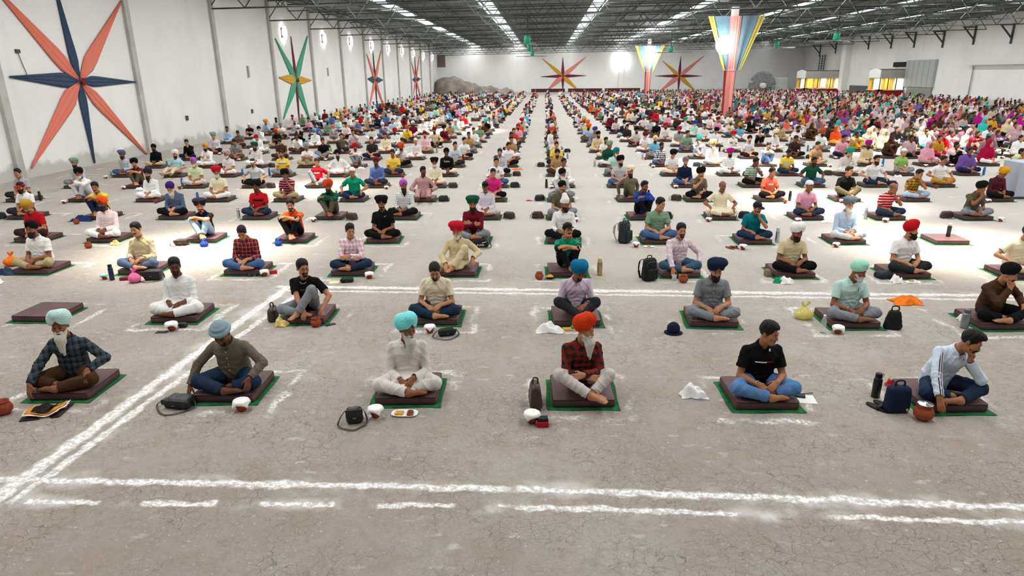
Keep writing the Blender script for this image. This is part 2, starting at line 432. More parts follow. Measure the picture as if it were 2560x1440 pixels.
def skeleton(sp):
    F = Figure(); g = sp.get('girth', 1.0); F.g = g
    lean = math.radians(sp.get('lean', 8)); side = math.radians(sp.get('side', 0)); tw = math.radians(sp.get('twist', 0))
    P0 = V(0, .085, .105); F.P0 = P0
    R1 = roty(side * .6) @ rotx(lean * .5); R2 = rotz(tw * .6) @ roty(side) @ rotx(lean); R3 = rotz(tw) @ roty(side) @ rotx(lean * 1.35 + .08)
    F.P1 = P0 + R1 @ V(0, .005, .147); F.P2 = F.P1 + R2 @ V(0, .0, .157); F.N = F.P2 + R3 @ V(0, .018, .140); F.R2, F.R3 = R2, R3
    F.sh = {s: F.P2 + R3 @ V(.178 * s, .018, .032) for s in (1, -1)}
    yaw, pit, rol = [math.radians(a) for a in sp.get('head', (0, 5, 0))]
    F.Rh = rotz(yaw) @ roty(rol) @ rotx(pit)
    up = unit(.5 * (R3 @ V(0, 0, 1)) + .5 * (F.Rh @ V(0, 0, 1)))
    F.Hc = F.N + up * .142 + R3 @ V(0, -.012, 0) + F.Rh @ V(0, -.022, 0)
    front = sp.get('frontleg', -1); F.leg = {}
    for s in (1, -1):
        L = sp.get('legs', 'cross'); L = L if isinstance(L, str) else L[0 if s == 1 else 1]
        k, a, t = LEG[L][0 if s == front else 1]
        F.leg[s] = (V(.095 * s, .06, .098), mirror(k, s), mirror(a, s), mirror(t, s))
    F.arm = {}
    arms = sp.get('arms', ('lap', 'lap'))
    for s in (1, -1):
        A = arms[0 if s == 1 else 1]
        if A in ('chin', 'cheek'):
            tgt = F.Hc + F.Rh @ (V(.012 * s, -.098, -.125) if A == 'chin' else V(.078 * s, -.055, -.075))
            kn = F.leg[s][1]
            hd = unit(F.Rh @ V(-.25 * s, .05, .9)); Wp = tgt - hd * (.055 if A == 'chin' else .07)
            pole = unit(kn + V(0, -.05, .05) - F.sh[s]); nm = F.Rh @ V(.55 * s, -.85, 0)
            E, Wr = ik(F.sh[s], Wp, .285, .25, pole)
            F.arm[s] = (F.sh[s], E, Wr, hd, unit(nm), 1.2 if A == 'chin' else .9)
            continue
        if isinstance(A, str): w, pole, hd, nm = ARM[A]; c = dict(lap=.5, lap2=.45, down=.35, front=.4, fold=.35, foldlow=.2, phone=.7).get(A, .38)
        else: w, pole, hd, nm = A[:4]; c = A[4] if len(A) > 4 else .4
        w = mirror(w, s); pole = mirror(pole, s); hd = mirror(hd, s); nm = mirror(nm, s)
        if A in ('lap', 'lap2', 'fold', 'foldlow', 'kneeup', 'kneefold', 'phone') and s == sp.get('tophand', 1): w = w + V(0, -.012, .026)
        E, Wr = ik(F.sh[s], w, .285, .25, pole); F.arm[s] = (F.sh[s], E, Wr, unit(hd), unit(nm), c)
    return F

def add_hand(G, W_, d, nrm, side, curl, fine=True, k=.006):
    d = unit(d); nrm = unit(np.array(nrm) - d * (np.array(nrm) @ d)); lat = np.cross(d, nrm) * side   # lat points to the thumb side for the x>0 (left) hand
    p = lambda a, b, c=0.0: W_ + d * a + lat * b + nrm * c
    for b in (-.028, -.010, .009, .027):
        G.cap(p(.005, b * .55), p(.085, b), .0155, .0125, k=.014)
    lens = ((-.029, .060), (-.010, .075), (.009, .080), (.028, .072)); r = .0092
    for i, (b, L) in enumerate(lens):
        q = p(.086, b); c = curl * (1.25 - .12 * i); a = c * .55; spread = b * 1.3
        for j, (fr, ra, rb) in enumerate(((.45, r + .001, r), (.31, r, r - .0008), (.24, r - .0008, r - .002))):
            dirn = unit(d * math.cos(a) - nrm * math.sin(a) + lat * spread * (1 if j == 0 else .4)); e = q + dirn * L * fr
            G.cap(q, e, ra, rb, k=.0025 if fine else .004); q = e; a += c
    t0 = p(.022, .026, -.006); td = unit(d * .62 + lat * .62 - nrm * .38); t1 = t0 + td * .042; td2 = unit(d * .85 + lat * .18 - nrm * .45); t2 = t1 + td2 * .032
    G.cap(p(.012, .012, -.004), t0, .017, .0155, k=.012); G.cap(t0, t1, .0145, .0115, k=.006); G.cap(t1, t2, .011, .0085, k=.003)

def add_head(G, Hc, R, fine=True):
    p = lambda x, y, z: Hc + R @ V(x, y, z)
    G.ell(p(0, .014, .030), (.0765, .097, .086), R, k=.01)
    G.ell(p(0, -.024, -.040), (.060, .066, .072), R, k=.03)
    G.cap(p(-.014, -.070, -.096), p(.014, -.070, -.096), .019, k=.03)
    for s in (1, -1):
        G.ell(p(.040 * s, -.058, -.022), (.030, .028, .030), R, k=.025)
        G.cap(p(.012 * s, -.084, .022), p(.048 * s, -.072, .022), .0105, .009, k=.016)
        G.cap(p(.047 * s, -.012, -.075), p(.03 * s, -.055, -.096), .016, k=.03)
    for s in (1, -1): G.ell(p(.032 * s, -.100, .001), (.021, .019, .014), R, k=.014, op='s')
    G.cap(p(0, -.084, .008), p(0, -.106, -.032), .0085, .0125, k=.010)
    for s in (1, -1): G.ell(p(.0125 * s, -.099, -.037), (.009, .011, .008), R, k=.008)
    if fine:
        for s in (1, -1):
            G.ell(p(.032 * s, -.0765, .0055), (.0165, .0125, .0085), R, k=.004); G.ell(p(.032 * s, -.0765, -.0085), (.0155, .0115, .0055), R, k=.004)
        G.ell(p(0, -.0885, -.0595), (.0235, .011, .0060), R, k=.004); G.ell(p(0, -.087, -.0715), (.020, .0115, .0068), R, k=.004)
    for s in (1, -1):
        Re = R @ rotz(-.35 * s); G.ell(p(.079 * s, .014, -.006), (.009, .019, .031), Re, k=.006); G.ell(p(.0855 * s, .008, .0), (.006, .010, .016), Re, k=.004, op='s')

def build_body(F, sp, h):
    G = Grid(sp.get('lo', (-.60, -.66, -.095)), sp.get('hi', (.60, .40, 1.0)), h); fine = h < .0090
    R3, g = F.R3, F.g; X2, X3 = F.R2 @ V(1, 0, 0), R3 @ V(1, 0, 0)
    G.ell(F.P0 + V(0, .015, .0), (.150, .11, .10), k=.03)
    G.ecap(F.P0 + V(0, 0, .02), F.P1, (.14, .095), (.130, .090), X2, k=.03); G.ecap(F.P1, F.P2, (.130, .090), (.150, .098), X2, k=.03)
    G.ecap(F.P2, F.N - R3 @ V(0, 0, .07), (.150, .098), (.085, .055), X3, k=.03)
    for s in (1, -1): G.cap(F.N - R3 @ V(0, 0, .065) + X3 * .03 * s, F.sh[s], .040, .046, k=.03)
    G.cap(F.N - R3 @ V(0, -.005, .03), F.Hc + F.Rh @ V(0, .024, -.055), .056, .052, k=.02)
    add_head(G, F.Hc, F.Rh, fine)
    for s in (1, -1):
        S, E, Wr, hd, nm, cu = F.arm[s]
        G.cap(S, E, .048, .039, k=.02); G.cap(E, E + (Wr - E) * .35, .040, .0385, k=.015); G.cap(E + (Wr - E) * .3, Wr, .0385, .0255, k=.012)
        add_hand(G, Wr, hd, nm, s, cu, fine)
        H0, K, A, T = F.leg[s]
        G.cap(H0, K, .072, .054, k=.02); G.cap(K, K + (A - K) * .35, .052, .050, k=.02); G.cap(K + (A - K) * .3, A, .050, .034, k=.02)
        fd = T - A; heel = A - unit(V(fd[0], fd[1], 0)) * .035 - V(0, 0, .012); G.cap(heel, A, .031, .034, k=.02)
        sd = np.cross(unit(fd), V(0, 0, 1)); mid = A + fd * .62
        G.cap(A, mid, .034, .028, k=.015); G.cap(mid + sd * .018, T + sd * .012 - fd * .16, .022, .018, k=.014); G.cap(mid - sd * .018, T - sd * .016 - fd * .2, .021, .016, k=.014)
        for i, o in enumerate((-.030, -.015, .0, .015, .031)):
            big = (i == 4) if s == 1 else (i == 0); b = T + sd * o - fd * (.13 + .05 * abs(o) / .03); G.cap(b, b + fd * (.13 if big else .10), .0125 if big else .0095, k=.004)
    floor_clip(G, sp)
    v, q = G.net(); fm = None
    if fine:
        c = (v[q].mean(1) - F.Hc) @ F.Rh
        lip = (np.abs(c[:, 0]) < .024 * np.sqrt(np.clip(1 - ((c[:, 2] + .0655) / .0135) ** 2, 0, 1))) & (c[:, 1] < -.088) & (np.abs(c[:, 2] + .0655) < .0135)
        fm = lip.astype(np.int32)
    else:
        c = (v[q].mean(1) - F.Hc) @ F.Rh
        eye = (np.abs(np.abs(c[:, 0]) - .032) < .017) & (np.abs(c[:, 2] - .0) < .0075) & (c[:, 1] < -.05)
        fm = eye.astype(np.int32) * 2
    return G, v, q, fm

def floor_clip(G, sp):
    e = sp.get('edge', -.335)            # the cushion ends here; hands and feet may drop to the floor in front of it and beside it
    def f(x, y, z):
        on = (np.abs(x) < .325) & (y > e)
        return np.where(on, .0015, -.088) - z
    G.clip(f)

def wrfun(seed, fr=1.0):
    """sharp folds of cloth: two families of ridges that trade places"""
    a = random.Random(seed).uniform(0, 6)
    def f(x, y, z):
        q1 = fr * (31 * x + 24 * z) + 2.2 * np.sin(8 * y + 6 * z + a) + a; q2 = fr * (-27 * x + 35 * z) + 2.6 * np.sin(9 * x + 2 * a) + 7 * y + 2 * a; m = .5 + .5 * np.sin(12 * x + 8 * z - 6 * y + a)
        return .32 - (1 - np.abs(np.sin(q1))) ** 2 * m - (1 - np.abs(np.sin(q2))) ** 2 * (1 - m)
    return f

def build_shirt(F, sp, h, sleeve='l', kurta=False, seed=0):
    G = Grid(sp.get('lo', (-.60, -.66, -.095)), sp.get('hi', (.60, .40, 1.0)), h); g = F.g; R3 = F.R3; X2, X3 = F.R2 @ V(1, 0, 0), R3 @ V(1, 0, 0)
    gb = g if g < 1.06 else g * 1.08
    G.ecap(F.P0 + V(0, .012, -.012), F.P0 + V(0, 0, .06), (.175 * g, .135 * g), (.17 * g, .130 * gb), X2, k=.03)
    G.ecap(F.P0 + V(0, 0, .05), F.P1, (.170 * g, .128 * gb), (.162 * g, .118 * gb), X2, k=.03); G.ecap(F.P1, F.P2, (.162 * g, .118 * gb), (.178 * g, .122), X2, k=.03)
    G.ecap(F.P2, F.N - R3 @ V(0, 0, .065), (.178 * g, .122), (.095, .066), X3, k=.035)
    for s in (1, -1):
        G.cap(F.N - R3 @ V(0, 0, .060) + X3 * .025 * s, F.sh[s] + R3 @ V(-.02 * s, 0, -.004), .050, .052, k=.035)
        S, E, Wr = F.arm[s][:3]; A = G.like(np.minimum(np.minimum(S, E), Wr) - .11, np.maximum(np.maximum(S, E), Wr) + .11)
        if sleeve == 'l':
            e = E + (Wr - E) * sp.get('cuff', .93); A.cap(S, E, .057, .055, k=.03); A.cap(E, e, .055, .047, k=.018); d = unit(Wr - E)
            if sp.get('cuff', .93) < .8: A.cap(e - d * .05, e - d * .012, .050, k=.008)
            A.halfcut(e, d); A.cap(e - d * .012, e + d * .03, .034 if sp.get('cuff', .93) > .8 else .041, k=.003, op='s')
        else:
            e = S + (E - S) * .66; d = unit(E - S); A.cap(S, e + (E - S) * .1, .057, .071, k=.03); A.halfcut(e, d)
            A.cap(e - d * .02, e + d * .04, .051, k=.004, op='s')
        G.merge(A, .028)
    if kurta:   # long skirt of cloth over the lap
        G.ell(V(0, -.10, .105), (.20, .19, .062), k=.05); G.ell(V(0, -.22, .062), (.13, .11, .052), k=.04)
    up = unit(F.Hc + F.Rh @ V(0, .02, -.05) - F.N)
    if not sp.get('tee'):
        wall = max(.009, h * 1.3)   # collar: a folded ring open at the throat
        c0 = F.N - R3 @ V(0, .004, .045)
        def f(x, y, z):
            dx, dy, dz = x - c0[0], y - c0[1], z - c0[2]; t = dx * up[0] + dy * up[1] + dz * up[2]
            rr = np.sqrt(np.maximum(dx * dx + dy * dy + dz * dz - t * t, 0)); Rw = .080 - .18 * np.clip(t, 0, .07)
            return np.maximum(np.maximum(np.abs(rr - Rw) - wall, t - .050), -t - .01)
        G.put(c0 - .13, c0 + .13, f, k=.008)
        for s in (1, -1):
            q = c0 + R3 @ V(.036 * s, -.088, -.004); G.ell(q, (.030, .011, .026), R3 @ rotx(-.35) @ roty(.5 * s), k=.006)
    G.cap(F.N - R3 @ V(0, -.003, .085), F.Hc, .0605, .061, k=.008, op='s')
    q = F.N + R3 @ V(0, -.105, -.075); G.cap(F.N + R3 @ V(0, -.06, .03), q, .042, .006, k=.006, op='s')
    G.wrinkle(sp.get('wr', .0075), wrfun(seed))
    for s in (1, -1) if sleeve == 'l' else ():                    # creases across the bend of the elbow and the belly
        E = F.arm[s][1]; ax = unit(F.arm[s][2] - F.arm[s][0])
        G.wrinkle(.003, lambda x, y, z: np.exp(-((x - E[0]) ** 2 + (y - E[1]) ** 2 + (z - E[2]) ** 2) / .006) * np.sin(150 * ((x - E[0]) * ax[0] + (y - E[1]) * ax[1] + (z - E[2]) * ax[2])))
    G.wrinkle(.004, lambda x, y, z: np.exp(-((z - F.P1[2] + .02) ** 2) / .004 - x * x / .03) * np.sin(105 * z + 30 * np.abs(x)) * (y < .06))
    floor_clip(G, sp); G.clip(lambda x, y, z: (.012 - z) + 0 * x + 0 * y)
    v, q = G.net(); return G, v, q

def build_trousers(F, sp, h, seed=0, hem=.86):
    G = Grid(sp.get('lo', (-.60, -.66, -.095)), sp.get('hi', (.60, .40, .62)), h); w = sp.get('baggy', 1.0)
    G.ell(F.P0 + V(0, .015, -.005), (.172 * F.g, .135, .10), k=.03)
    for s in (1, -1):
        H0, K, A, T = F.leg[s]; e = K + (A - K) * hem; d = unit(A - K); Q = G.like(np.minimum(np.minimum(H0, K), A) - .13, np.maximum(np.maximum(H0, K), A) + .13)
        Q.cap(H0, K, .092 * w, .072 * w, k=.03); Q.cap(K, e, .070 * w, .057 * w, k=.02); Q.halfcut(e, d)
        Q.cap(e - d * .012, e + d * .05, .041, k=.003, op='s'); G.merge(Q, .012)
    G.wrinkle(.0075, wrfun(seed + 31, .85))
    for s in (1, -1):
        H0, K, A, T = F.leg[s]; ax = unit(A - H0)
        G.wrinkle(.0038, lambda x, y, z: np.exp(-((x - K[0]) ** 2 + (y - K[1]) ** 2 + (z - K[2]) ** 2) / .012) * np.sin(110 * ((x - K[0]) * ax[0] + (y - K[1]) * ax[1] + (z - K[2]) * ax[2]) + 25 * y))
        G.wrinkle(.003, lambda x, y, z: np.exp(-((x - H0[0]) ** 2 + (y - H0[1] + .1) ** 2 + (z - H0[2]) ** 2) / .014) * np.sin(95 * y + 50 * x * s))
    floor_clip(G, sp); v, q = G.net(); return v, q

def build_shawl(F, sp, h, hood=True, seed=0):
    """dupatta: over the head, round the face and down over shoulders and arms"""
    G = Grid((-.56, -.5, -.02), (.56, .42, 1.02), h); R3 = F.R3; X3 = R3 @ V(1, 0, 0); Rh = F.Rh
    G.ecap(F.P0 + V(0, .0, .05), F.P2, (.30, .20), (.225, .155), X3, k=.05); G.ecap(F.P2, F.N - R3 @ V(0, 0, .03), (.225, .155), (.10, .09), X3, k=.05)
    for s in (1, -1): G.cap(F.sh[s], F.arm[s][1] + V(0, 0, .02), .085, .085, k=.04)
    if hood:
        G.ell(F.Hc + Rh @ V(0, .03, .025), (.103, .118, .118), Rh, k=.02); G.cap(F.Hc + Rh @ V(0, .05, -.02), F.N - R3 @ V(0, -.02, .02), .098, .125, k=.05)
        G.ell(F.Hc + Rh @ V(0, -.095, -.01), (.062, .085, .098), Rh, k=.012, op='s')
    else:
        G.cap(F.N, F.Hc, .07, .07, k=.01, op='s'); q = F.N + R3 @ V(0, -.13, -.13); G.cap(F.N + R3 @ V(0, -.07, .03), q, .055, .02, k=.01, op='s')
    G.wrinkle(.006, lambda x, y, z: np.sin(46 * x + 5 * np.sin(9 * z) + 20 * y)); G.wrinkle(.003, wrfun(seed))
    G.clip(lambda x, y, z: (.014 - z) + 0 * x + 0 * y)
    return G.net()

# ---- things worn on the head, modelled in head space (origin between the eyes' height and the ears, face towards -y)
def sst(a, b, x): t = np.clip((x - a) / (b - a), 0, 1); return t * t * (3 - 2 * t)

def head_grid(h): return Grid((-.19, -.24, -.40), (.19, .24, .34), h)

def make_turban(h, kind=0):
    G = head_grid(h)
    if kind == 0:      # tied with a peak, layers meeting in a V
        G.ell((0, .022, .070), (.124, .140, .118)); G.ell((.014, -.035, .150), (.086, .090, .066), k=.04); G.ell((-.058, .04, .09), (.080, .106, .100), k=.03); G.ell((.062, .02, .105), (.074, .106, .094), k=.03)
    elif kind == 1:    # wide and low, winged
        G.ell((0, .025, .066), (.124, .138, .112)); G.ell((.060, -.01, .130), (.088, .092, .058), rotz(.3), k=.03); G.ell((-.060, -.01, .130), (.088, .092, .058), rotz(-.3), k=.03)
    elif kind == 2:    # round, coiled
        G.ell((0, .02, .085), (.108, .120, .098))
        def tor(x, y, z):
            zz = z - .075 - .25 * (y - .02) * -1; r = np.sqrt((x / 1.0) ** 2 + ((y - .02) / 1.08) ** 2); return np.sqrt((r - .096) ** 2 + (zz) ** 2) - .033
        G.put((-.15, -.15, 0), (.15, .18, .16), tor, k=.012)
        def tor2(x, y, z):
            zz = z - .128 + .2 * (y - .02); r = np.sqrt(x ** 2 + (y - .02) ** 2); return np.sqrt((r - .070) ** 2 + zz ** 2) - .026
        G.put((-.12, -.12, .06), (.12, .15, .19), tor2, k=.010)
    else:              # small, tight
        G.ell((0, .020, .064), (.108, .124, .104)); G.ell((0, -.02, .125), (.074, .084, .050), k=.03)
    def layers(x, y, z):
        w = sst(.06, -.06, y); s = z * (1.0) + np.abs(x - .006) * (1.05 * w + .25 * (1 - w)) + .25 * y * (1 - w)
        return np.sin(2 * np.pi * s / .021 + .7 * np.sin(24 * x)) * (.75 + .25 * np.sin(60 * s))
    if kind != 2: G.wrinkle(.0030, layers)
    else: G.wrinkle(.0016, lambda x, y, z: np.sin(2 * np.pi * (np.sqrt(x * x + (y - .02) ** 2) + z) / .013))
    # lower edge: high at the brow, low at the nape
    G.clip(lambda x, y, z: np.maximum(.046 - .40 * (y + .10) + .0 * x, -.068) - z)
    if kind != 2: G.put((-.12, -.2, .0), (.12, -.03, .13), lambda x, y, z: np.maximum(z - (.098 - 1.15 * np.abs(x)), y + .035), k=.006, op='s')
    G.ell((0, .012, .02), (.070, .090, .082), k=.004, op='s')
    return G.net()

def make_fifty(h):     # the under-cloth seen in the V of a turban
    G = head_grid(h); G.ell((0, .010, .052), (.082, .105, .080)); G.clip(lambda x, y, z: np.maximum(np.maximum(.056 - z, y + .03), np.abs(x) - .055)); return G.net()

def make_hair(h, kind=0):
    G = head_grid(h); G.ell((0, .020, .036), (.085, .101, .092)); 
    if kind == 0: G.ell((.006, -.020, .098), (.066, .082, .042), k=.03)            # combed up
    elif kind == 1: G.ell((0, .0, .085), (.078, .095, .055), k=.03)                # short, round
    elif kind == 3: G.ell((0, .05, -.06), (.085, .062, .14), k=.03); G.ell((.0, .10, -.18), (.055, .03, .12), k=.03)   # long, down the back
    G.wrinkle(.0022, lambda x, y, z: np.sin(210 * x + 60 * y + 9 * np.sin(40 * z)) * .7 + np.sin(120 * y - 90 * x + 60 * z))
    if kind == 2:  # bald on top
        G.clip(lambda x, y, z: np.maximum(z - .045 - .25 * np.abs(x), -.03 * 0 + (-.055 - z))); G.clip(lambda x, y, z: -.02 - y + 0 * x + 0 * z)
    else:
        G.clip(lambda x, y, z: np.maximum(.074 - .148 * sst(-.078, -.022, y) - .0 * x, -.07 - (.2 if kind == 3 else 0)) - z)
    if kind != 3: G.clip(lambda x, y, z: np.where(y > .03, -.062, -.035) - z + 0 * x)
    return G.net()

def make_cap(h, kind=0):
    G = head_grid(h); G.ell((0, .016, .040), (.092, .108, .096)); G.clip(lambda x, y, z: .045 - .10 * (y + .1) - z + 0 * x)
    if kind == 0:
        G.ell((0, -.135, .052), (.072, .072, .010), rotx(.14), k=.008)
    elif kind == 1:    # tied kerchief with tails behind
        G.cap((0, .115, .04), (0, .13, .02), .022, k=.01); G.cap((0, .12, .02), (.035, .145, -.08), .018, .012, k=.01); G.cap((0, .12, .02), (-.03, .14, -.06), .018, .012, k=.01)
        G.wrinkle(.0022, lambda x, y, z: np.sin(90 * z + 30 * y + 40 * x))
    else:              # tall peaked white cap
        G.ecap((0, .0, .10), (0, .035, .185), (.088, .10), (.06, .05), (1, 0, 0), k=.02)
    G.ell((0, .012, .02), (.074, .093, .080), k=.004, op='s')
    return G.net()

def make_beard(h, kind='s'):
    G = head_grid(h)
    if kind == 'm':
        for s in (1, -1): G.cap((0, -.102, -.047), (.036 * s, -.085, -.060), .0085, .005, k=.006)
        return G.net()
    if kind == 's':
        G.ell((0, -.025, -.043), (.0645, .0705, .0775)); G.cap((-.014, -.072, -.098), (.014, -.072, -.098), .022, k=.02)
    elif kind == 'b':
        G.ell((0, -.028, -.055), (.070, .070, .078)); G.ell((0, -.070, -.112), (.052, .045, .050), k=.03)
    elif kind == 'B':
        G.ell((0, -.028, -.055), (.070, .070, .078)); G.ell((0, -.070, -.125), (.056, .045, .065), k=.03); G.cap((0, -.075, -.12), (.004, -.080, -.235), .046, .016, k=.03)
    elif kind == 'W':
        G.ell((0, -.028, -.055), (.071, .072, .080)); G.ell((0, -.072, -.13), (.060, .046, .070), k=.03); G.cap((0, -.08, -.13), (.010, -.090, -.315), .050, .013, k=.03); G.cap((0, -.08, -.13), (-.020, -.085, -.27), .045, .014, k=.03)
    elif kind == 'G':
        G.ell((0, -.026, -.050), (.069, .071, .078)); G.cap((-.015, -.072, -.108), (.015, -.072, -.108), .032, .032, k=.03)
    f = 190 if h < .006 else 110
    G.wrinkle(.0025, lambda x, y, z: np.sin(f * x + 5 * np.sin(22 * z) + 40 * y) + .6 * np.sin(f * 1.7 * x + 30 * z))
    # clear of the cheeks, the lips and the nose
    G.clip(lambda x, y, z: z - np.where(np.abs(x) > .045, .0, -.036) * 1.0 - .5 * np.clip(np.abs(x) - .045, 0, 1) + 0 * y)
    G.ell((0, -.08, -.018), (.043, .06, .024), k=.006, op='s'); G.ell((0, -.105, -.066), (.024, .022, .0105), k=.004, op='s')
    G.clip(lambda x, y, z: y - .012 + .25 * (z + .05) + 0 * x)
    for s in (1, -1): G.cap((0, -.102, -.048), (.036 * s, -.085, -.062), .0090, .006, k=.005)
    return G.net()

def make_brow(s):
    G = Grid((-.07, -.12, .0), (.07, -.04, .06), .0035); G.cap((.013 * s, -.0935, .0225), (.034 * s, -.0885, .0285), .0042, .0045, k=.002); G.cap((.034 * s, -.0885, .0285), (.053 * s, -.0745, .0225), .0042, .0025, k=.002); return G.net()
def make_eye(s):
    m = MB(); n = 12; c = V(.032 * s, -.0775, -.0015); vs = []; fs = []; fm = []
    for j in range(7):
        a = math.pi * .55 * j / 6
        for k in range(n): t = 2 * math.pi * k / n; r = .0122; vs.append(c + V(r * math.sin(a) * math.cos(t) * 1.05, -r * math.cos(a), r * math.sin(a) * math.sin(t)))
    for j in range(6):
        for k in range(n): fs.append((j * n + k, (j + 1) * n + k, (j + 1) * n + (k + 1) % n, j * n + (k + 1) % n)); fm.append(1 if j < 3 else 0)
    return vs, fs, fm
# ------------------------------------------------------------------ people as objects
HEADMESH = {}
def headmesh(kind, fine):
    key = (kind, fine); h = .0048 if fine else .009
    if key in HEADMESH: return HEADMESH[key]
    k = kind[0]
    if kind.startswith('turban'): v, q = make_turban(h, int(kind[6:]))
    elif kind == 'fifty': v, q = make_fifty(h)
    elif kind.startswith('hair'): v, q = make_hair(h, int(kind[4:]))
    elif kind.startswith('cap'): v, q = make_cap(h, int(kind[3:]))
    elif kind.startswith('beard'): v, q = make_beard(h, kind[5:])
    elif kind == 'brow': v, q = make_brow(1)
    me = mesh_np(kind, v, q); HEADMESH[key] = me; return me

def mat4(R, t): return Matrix(((R[0][0], R[0][1], R[0][2], t[0]), (R[1][0], R[1][1], R[1][2], t[1]), (R[2][0], R[2][1], R[2][2], t[2]), (0, 0, 0, 1)))

HEADGEAR = dict(t='turban', h='hair', c='cap', k='kerchief', w='cap')
def head_parts(root, F, hd, beard, bcol, fine, sk, tk=0):
    """hd: (kind, colour) of what is on the head; beard kind and colour"""
    M = mat4(F.Rh, F.Hc); kind, colr = hd
    def put(name, key, mat):
        o = obj(name, headmesh(key, fine), root, mat); o.matrix_local = M; return o
    if kind == 't':
        put('turban', 'turban%d' % tk, cloth(colr)).matrix_local = M @ Matrix.Diagonal(tuple({0: .94, 1: 1.02, 2: .95, 3: 1.0}[tk] * q for q in (1, .96, .96)) + (1,))
    elif kind == 'h': put('hair', 'hair%d' % tk, hairmat(colr))
    elif kind == 'c': put('hair', 'hair1', hairmat('black')); put('cap', 'cap0', cloth(colr))
    elif kind == 'k': put('kerchief', 'cap1', cloth(colr))
    elif kind == 'w': put('cap', 'cap2', cloth(colr))
    if beard: put('beard' if beard != 'm' else 'moustache', 'beard' + beard, hairmat(bcol))
    if fine:
        ew, ed = plain('eye_white', 'd8d0c8', .3), plain('eye_dark', '1a100c', .2)
        for s in (1, -1):
            if ('eye', s) not in HEADMESH:
                vs, fs, fm = make_eye(s); HEADMESH[('eye', s)] = mesh_py('eye', vs, fs, (ew, ed), True, fm)
                v, q = make_brow(s); HEADMESH[('brow', s)] = mesh_np('eyebrow', v, q)
            o = obj('eye', HEADMESH[('eye', s)], root); o.matrix_local = M
            o = obj('eyebrow', HEADMESH[('brow', s)], root, hairmat('salt' if bcol in ('white', 'grey') else 'black')); o.matrix_local = M

def text_mesh(txt, size):
    cu = bpy.data.curves.new('lettering', 'FONT'); cu.body = txt; cu.size = size; cu.align_x = 'CENTER'; cu.resolution_u = 2
    o = bpy.data.objects.new('lettering', cu); COL.objects.link(o); bpy.context.view_layer.update()
    me = bpy.data.meshes.new_from_object(o.evaluated_get(bpy.context.evaluated_depsgraph_get())); bpy.data.objects.remove(o); return me

def wrap_flat(pts, G, off=.004):
    """(x, z) points laid on the front of a garment"""
    return [(x, G.front(x, z) - off, z) for x, z in pts]

def tear(root, name, verts2d, faces, G, mat, off=.0035):
    return obj(name, mesh_py(name, wrap_flat(verts2d, G, off), faces), root, mat)

def patch(root, name, G, x0, x1, z0, z1, mat, nx=10, nz=4, off=.0035):
    pts = []; fs = []
    for j in range(nz + 1):
        for i in range(nx + 1): pts.append((x0 + (x1 - x0) * i / nx, z0 + (z1 - z0) * j / nz))
    for j in range(nz):
        for i in range(nx): a = j * (nx + 1) + i; fs.append((a, a + 1, a + nx + 2, a + nx + 1))
    return tear(root, name, pts, fs, G, mat, off)

def print_text(root, G, txt, x, z, size, mat, name='chest_print'):
    me = text_mesh(txt, size); v = np.empty(len(me.vertices) * 3); me.vertices.foreach_get('co', v); v = v.reshape(-1, 3)
    w = [(x + p[0], G.front(x + p[0], z + p[1]) - .004, z + p[1]) for p in v]; me.vertices.foreach_set('co', np.array(w, dtype=np.float32).ravel()); me.update()
    me.materials.append(mat); return obj(name, me, root)

def buttons(root, F, G, n=4, mat=None):
    mat = mat or plain('button', 'e8e6e0', .4)
    for i in range(n):
        z = F.P2[2] + .085 - i * .075; x = F.P2[0] * (1) - 0.0; y = G.front(x, z)
        m = MB(); m.bar((0, 0, 0), (0, -.005, 0), .0065, 10); o = m.build('button', mat, root); o.location = (x, y + .001, z)

def bangle(root, F, s, mat, name='bracelet', r=.036, w=.0035, back=.012):
    S, E, Wr = F.arm[s][:3]; d = unit(E - Wr); c = Wr + d * back; e1 = unit(np.cross(d, V(0, 0, 1))); e2 = np.cross(d, e1)
    pts = [c + r * (math.cos(t) * e1 + math.sin(t) * e2) for t in np.linspace(0, 2 * math.pi, 19)]
    MB().tube(pts, w, 6).build(name, mat, root, True)

def watch(root, F, s, mat, r=.034):
    S, E, Wr = F.arm[s][:3]; nm = F.arm[s][4]; d = unit(E - Wr); c = Wr + d * .02; nm = unit(nm - d * (nm @ d)); e2 = np.cross(d, nm)
    pts = [c + r * (math.cos(t) * nm + math.sin(t) * e2) for t in np.linspace(0, 2 * math.pi, 19)]
    o = MB().tube(pts, .003, 6, flat=.011).build('watch', mat, root, True)

def glasses(root, F, mat):
    M = mat4(F.Rh, F.Hc); m = MB()
    for s in (1, -1):
        m.tube([(.034 * s + .023 * math.cos(t), -.106 + .012 * abs(math.cos(t) + s) * .5, .0 + .018 * math.sin(t)) for t in np.linspace(0, 2 * math.pi, 15)], .0022, 5)
        m.tube([(.056 * s, -.098, .004), (.080 * s, -.04, .006), (.085 * s, .01, .004)], .002, 5)
    m.tube([(-.011, -.107, .004), (.011, -.107, .004)], .0022, 5)
    o = m.build('glasses', mat, root); o.matrix_local = M

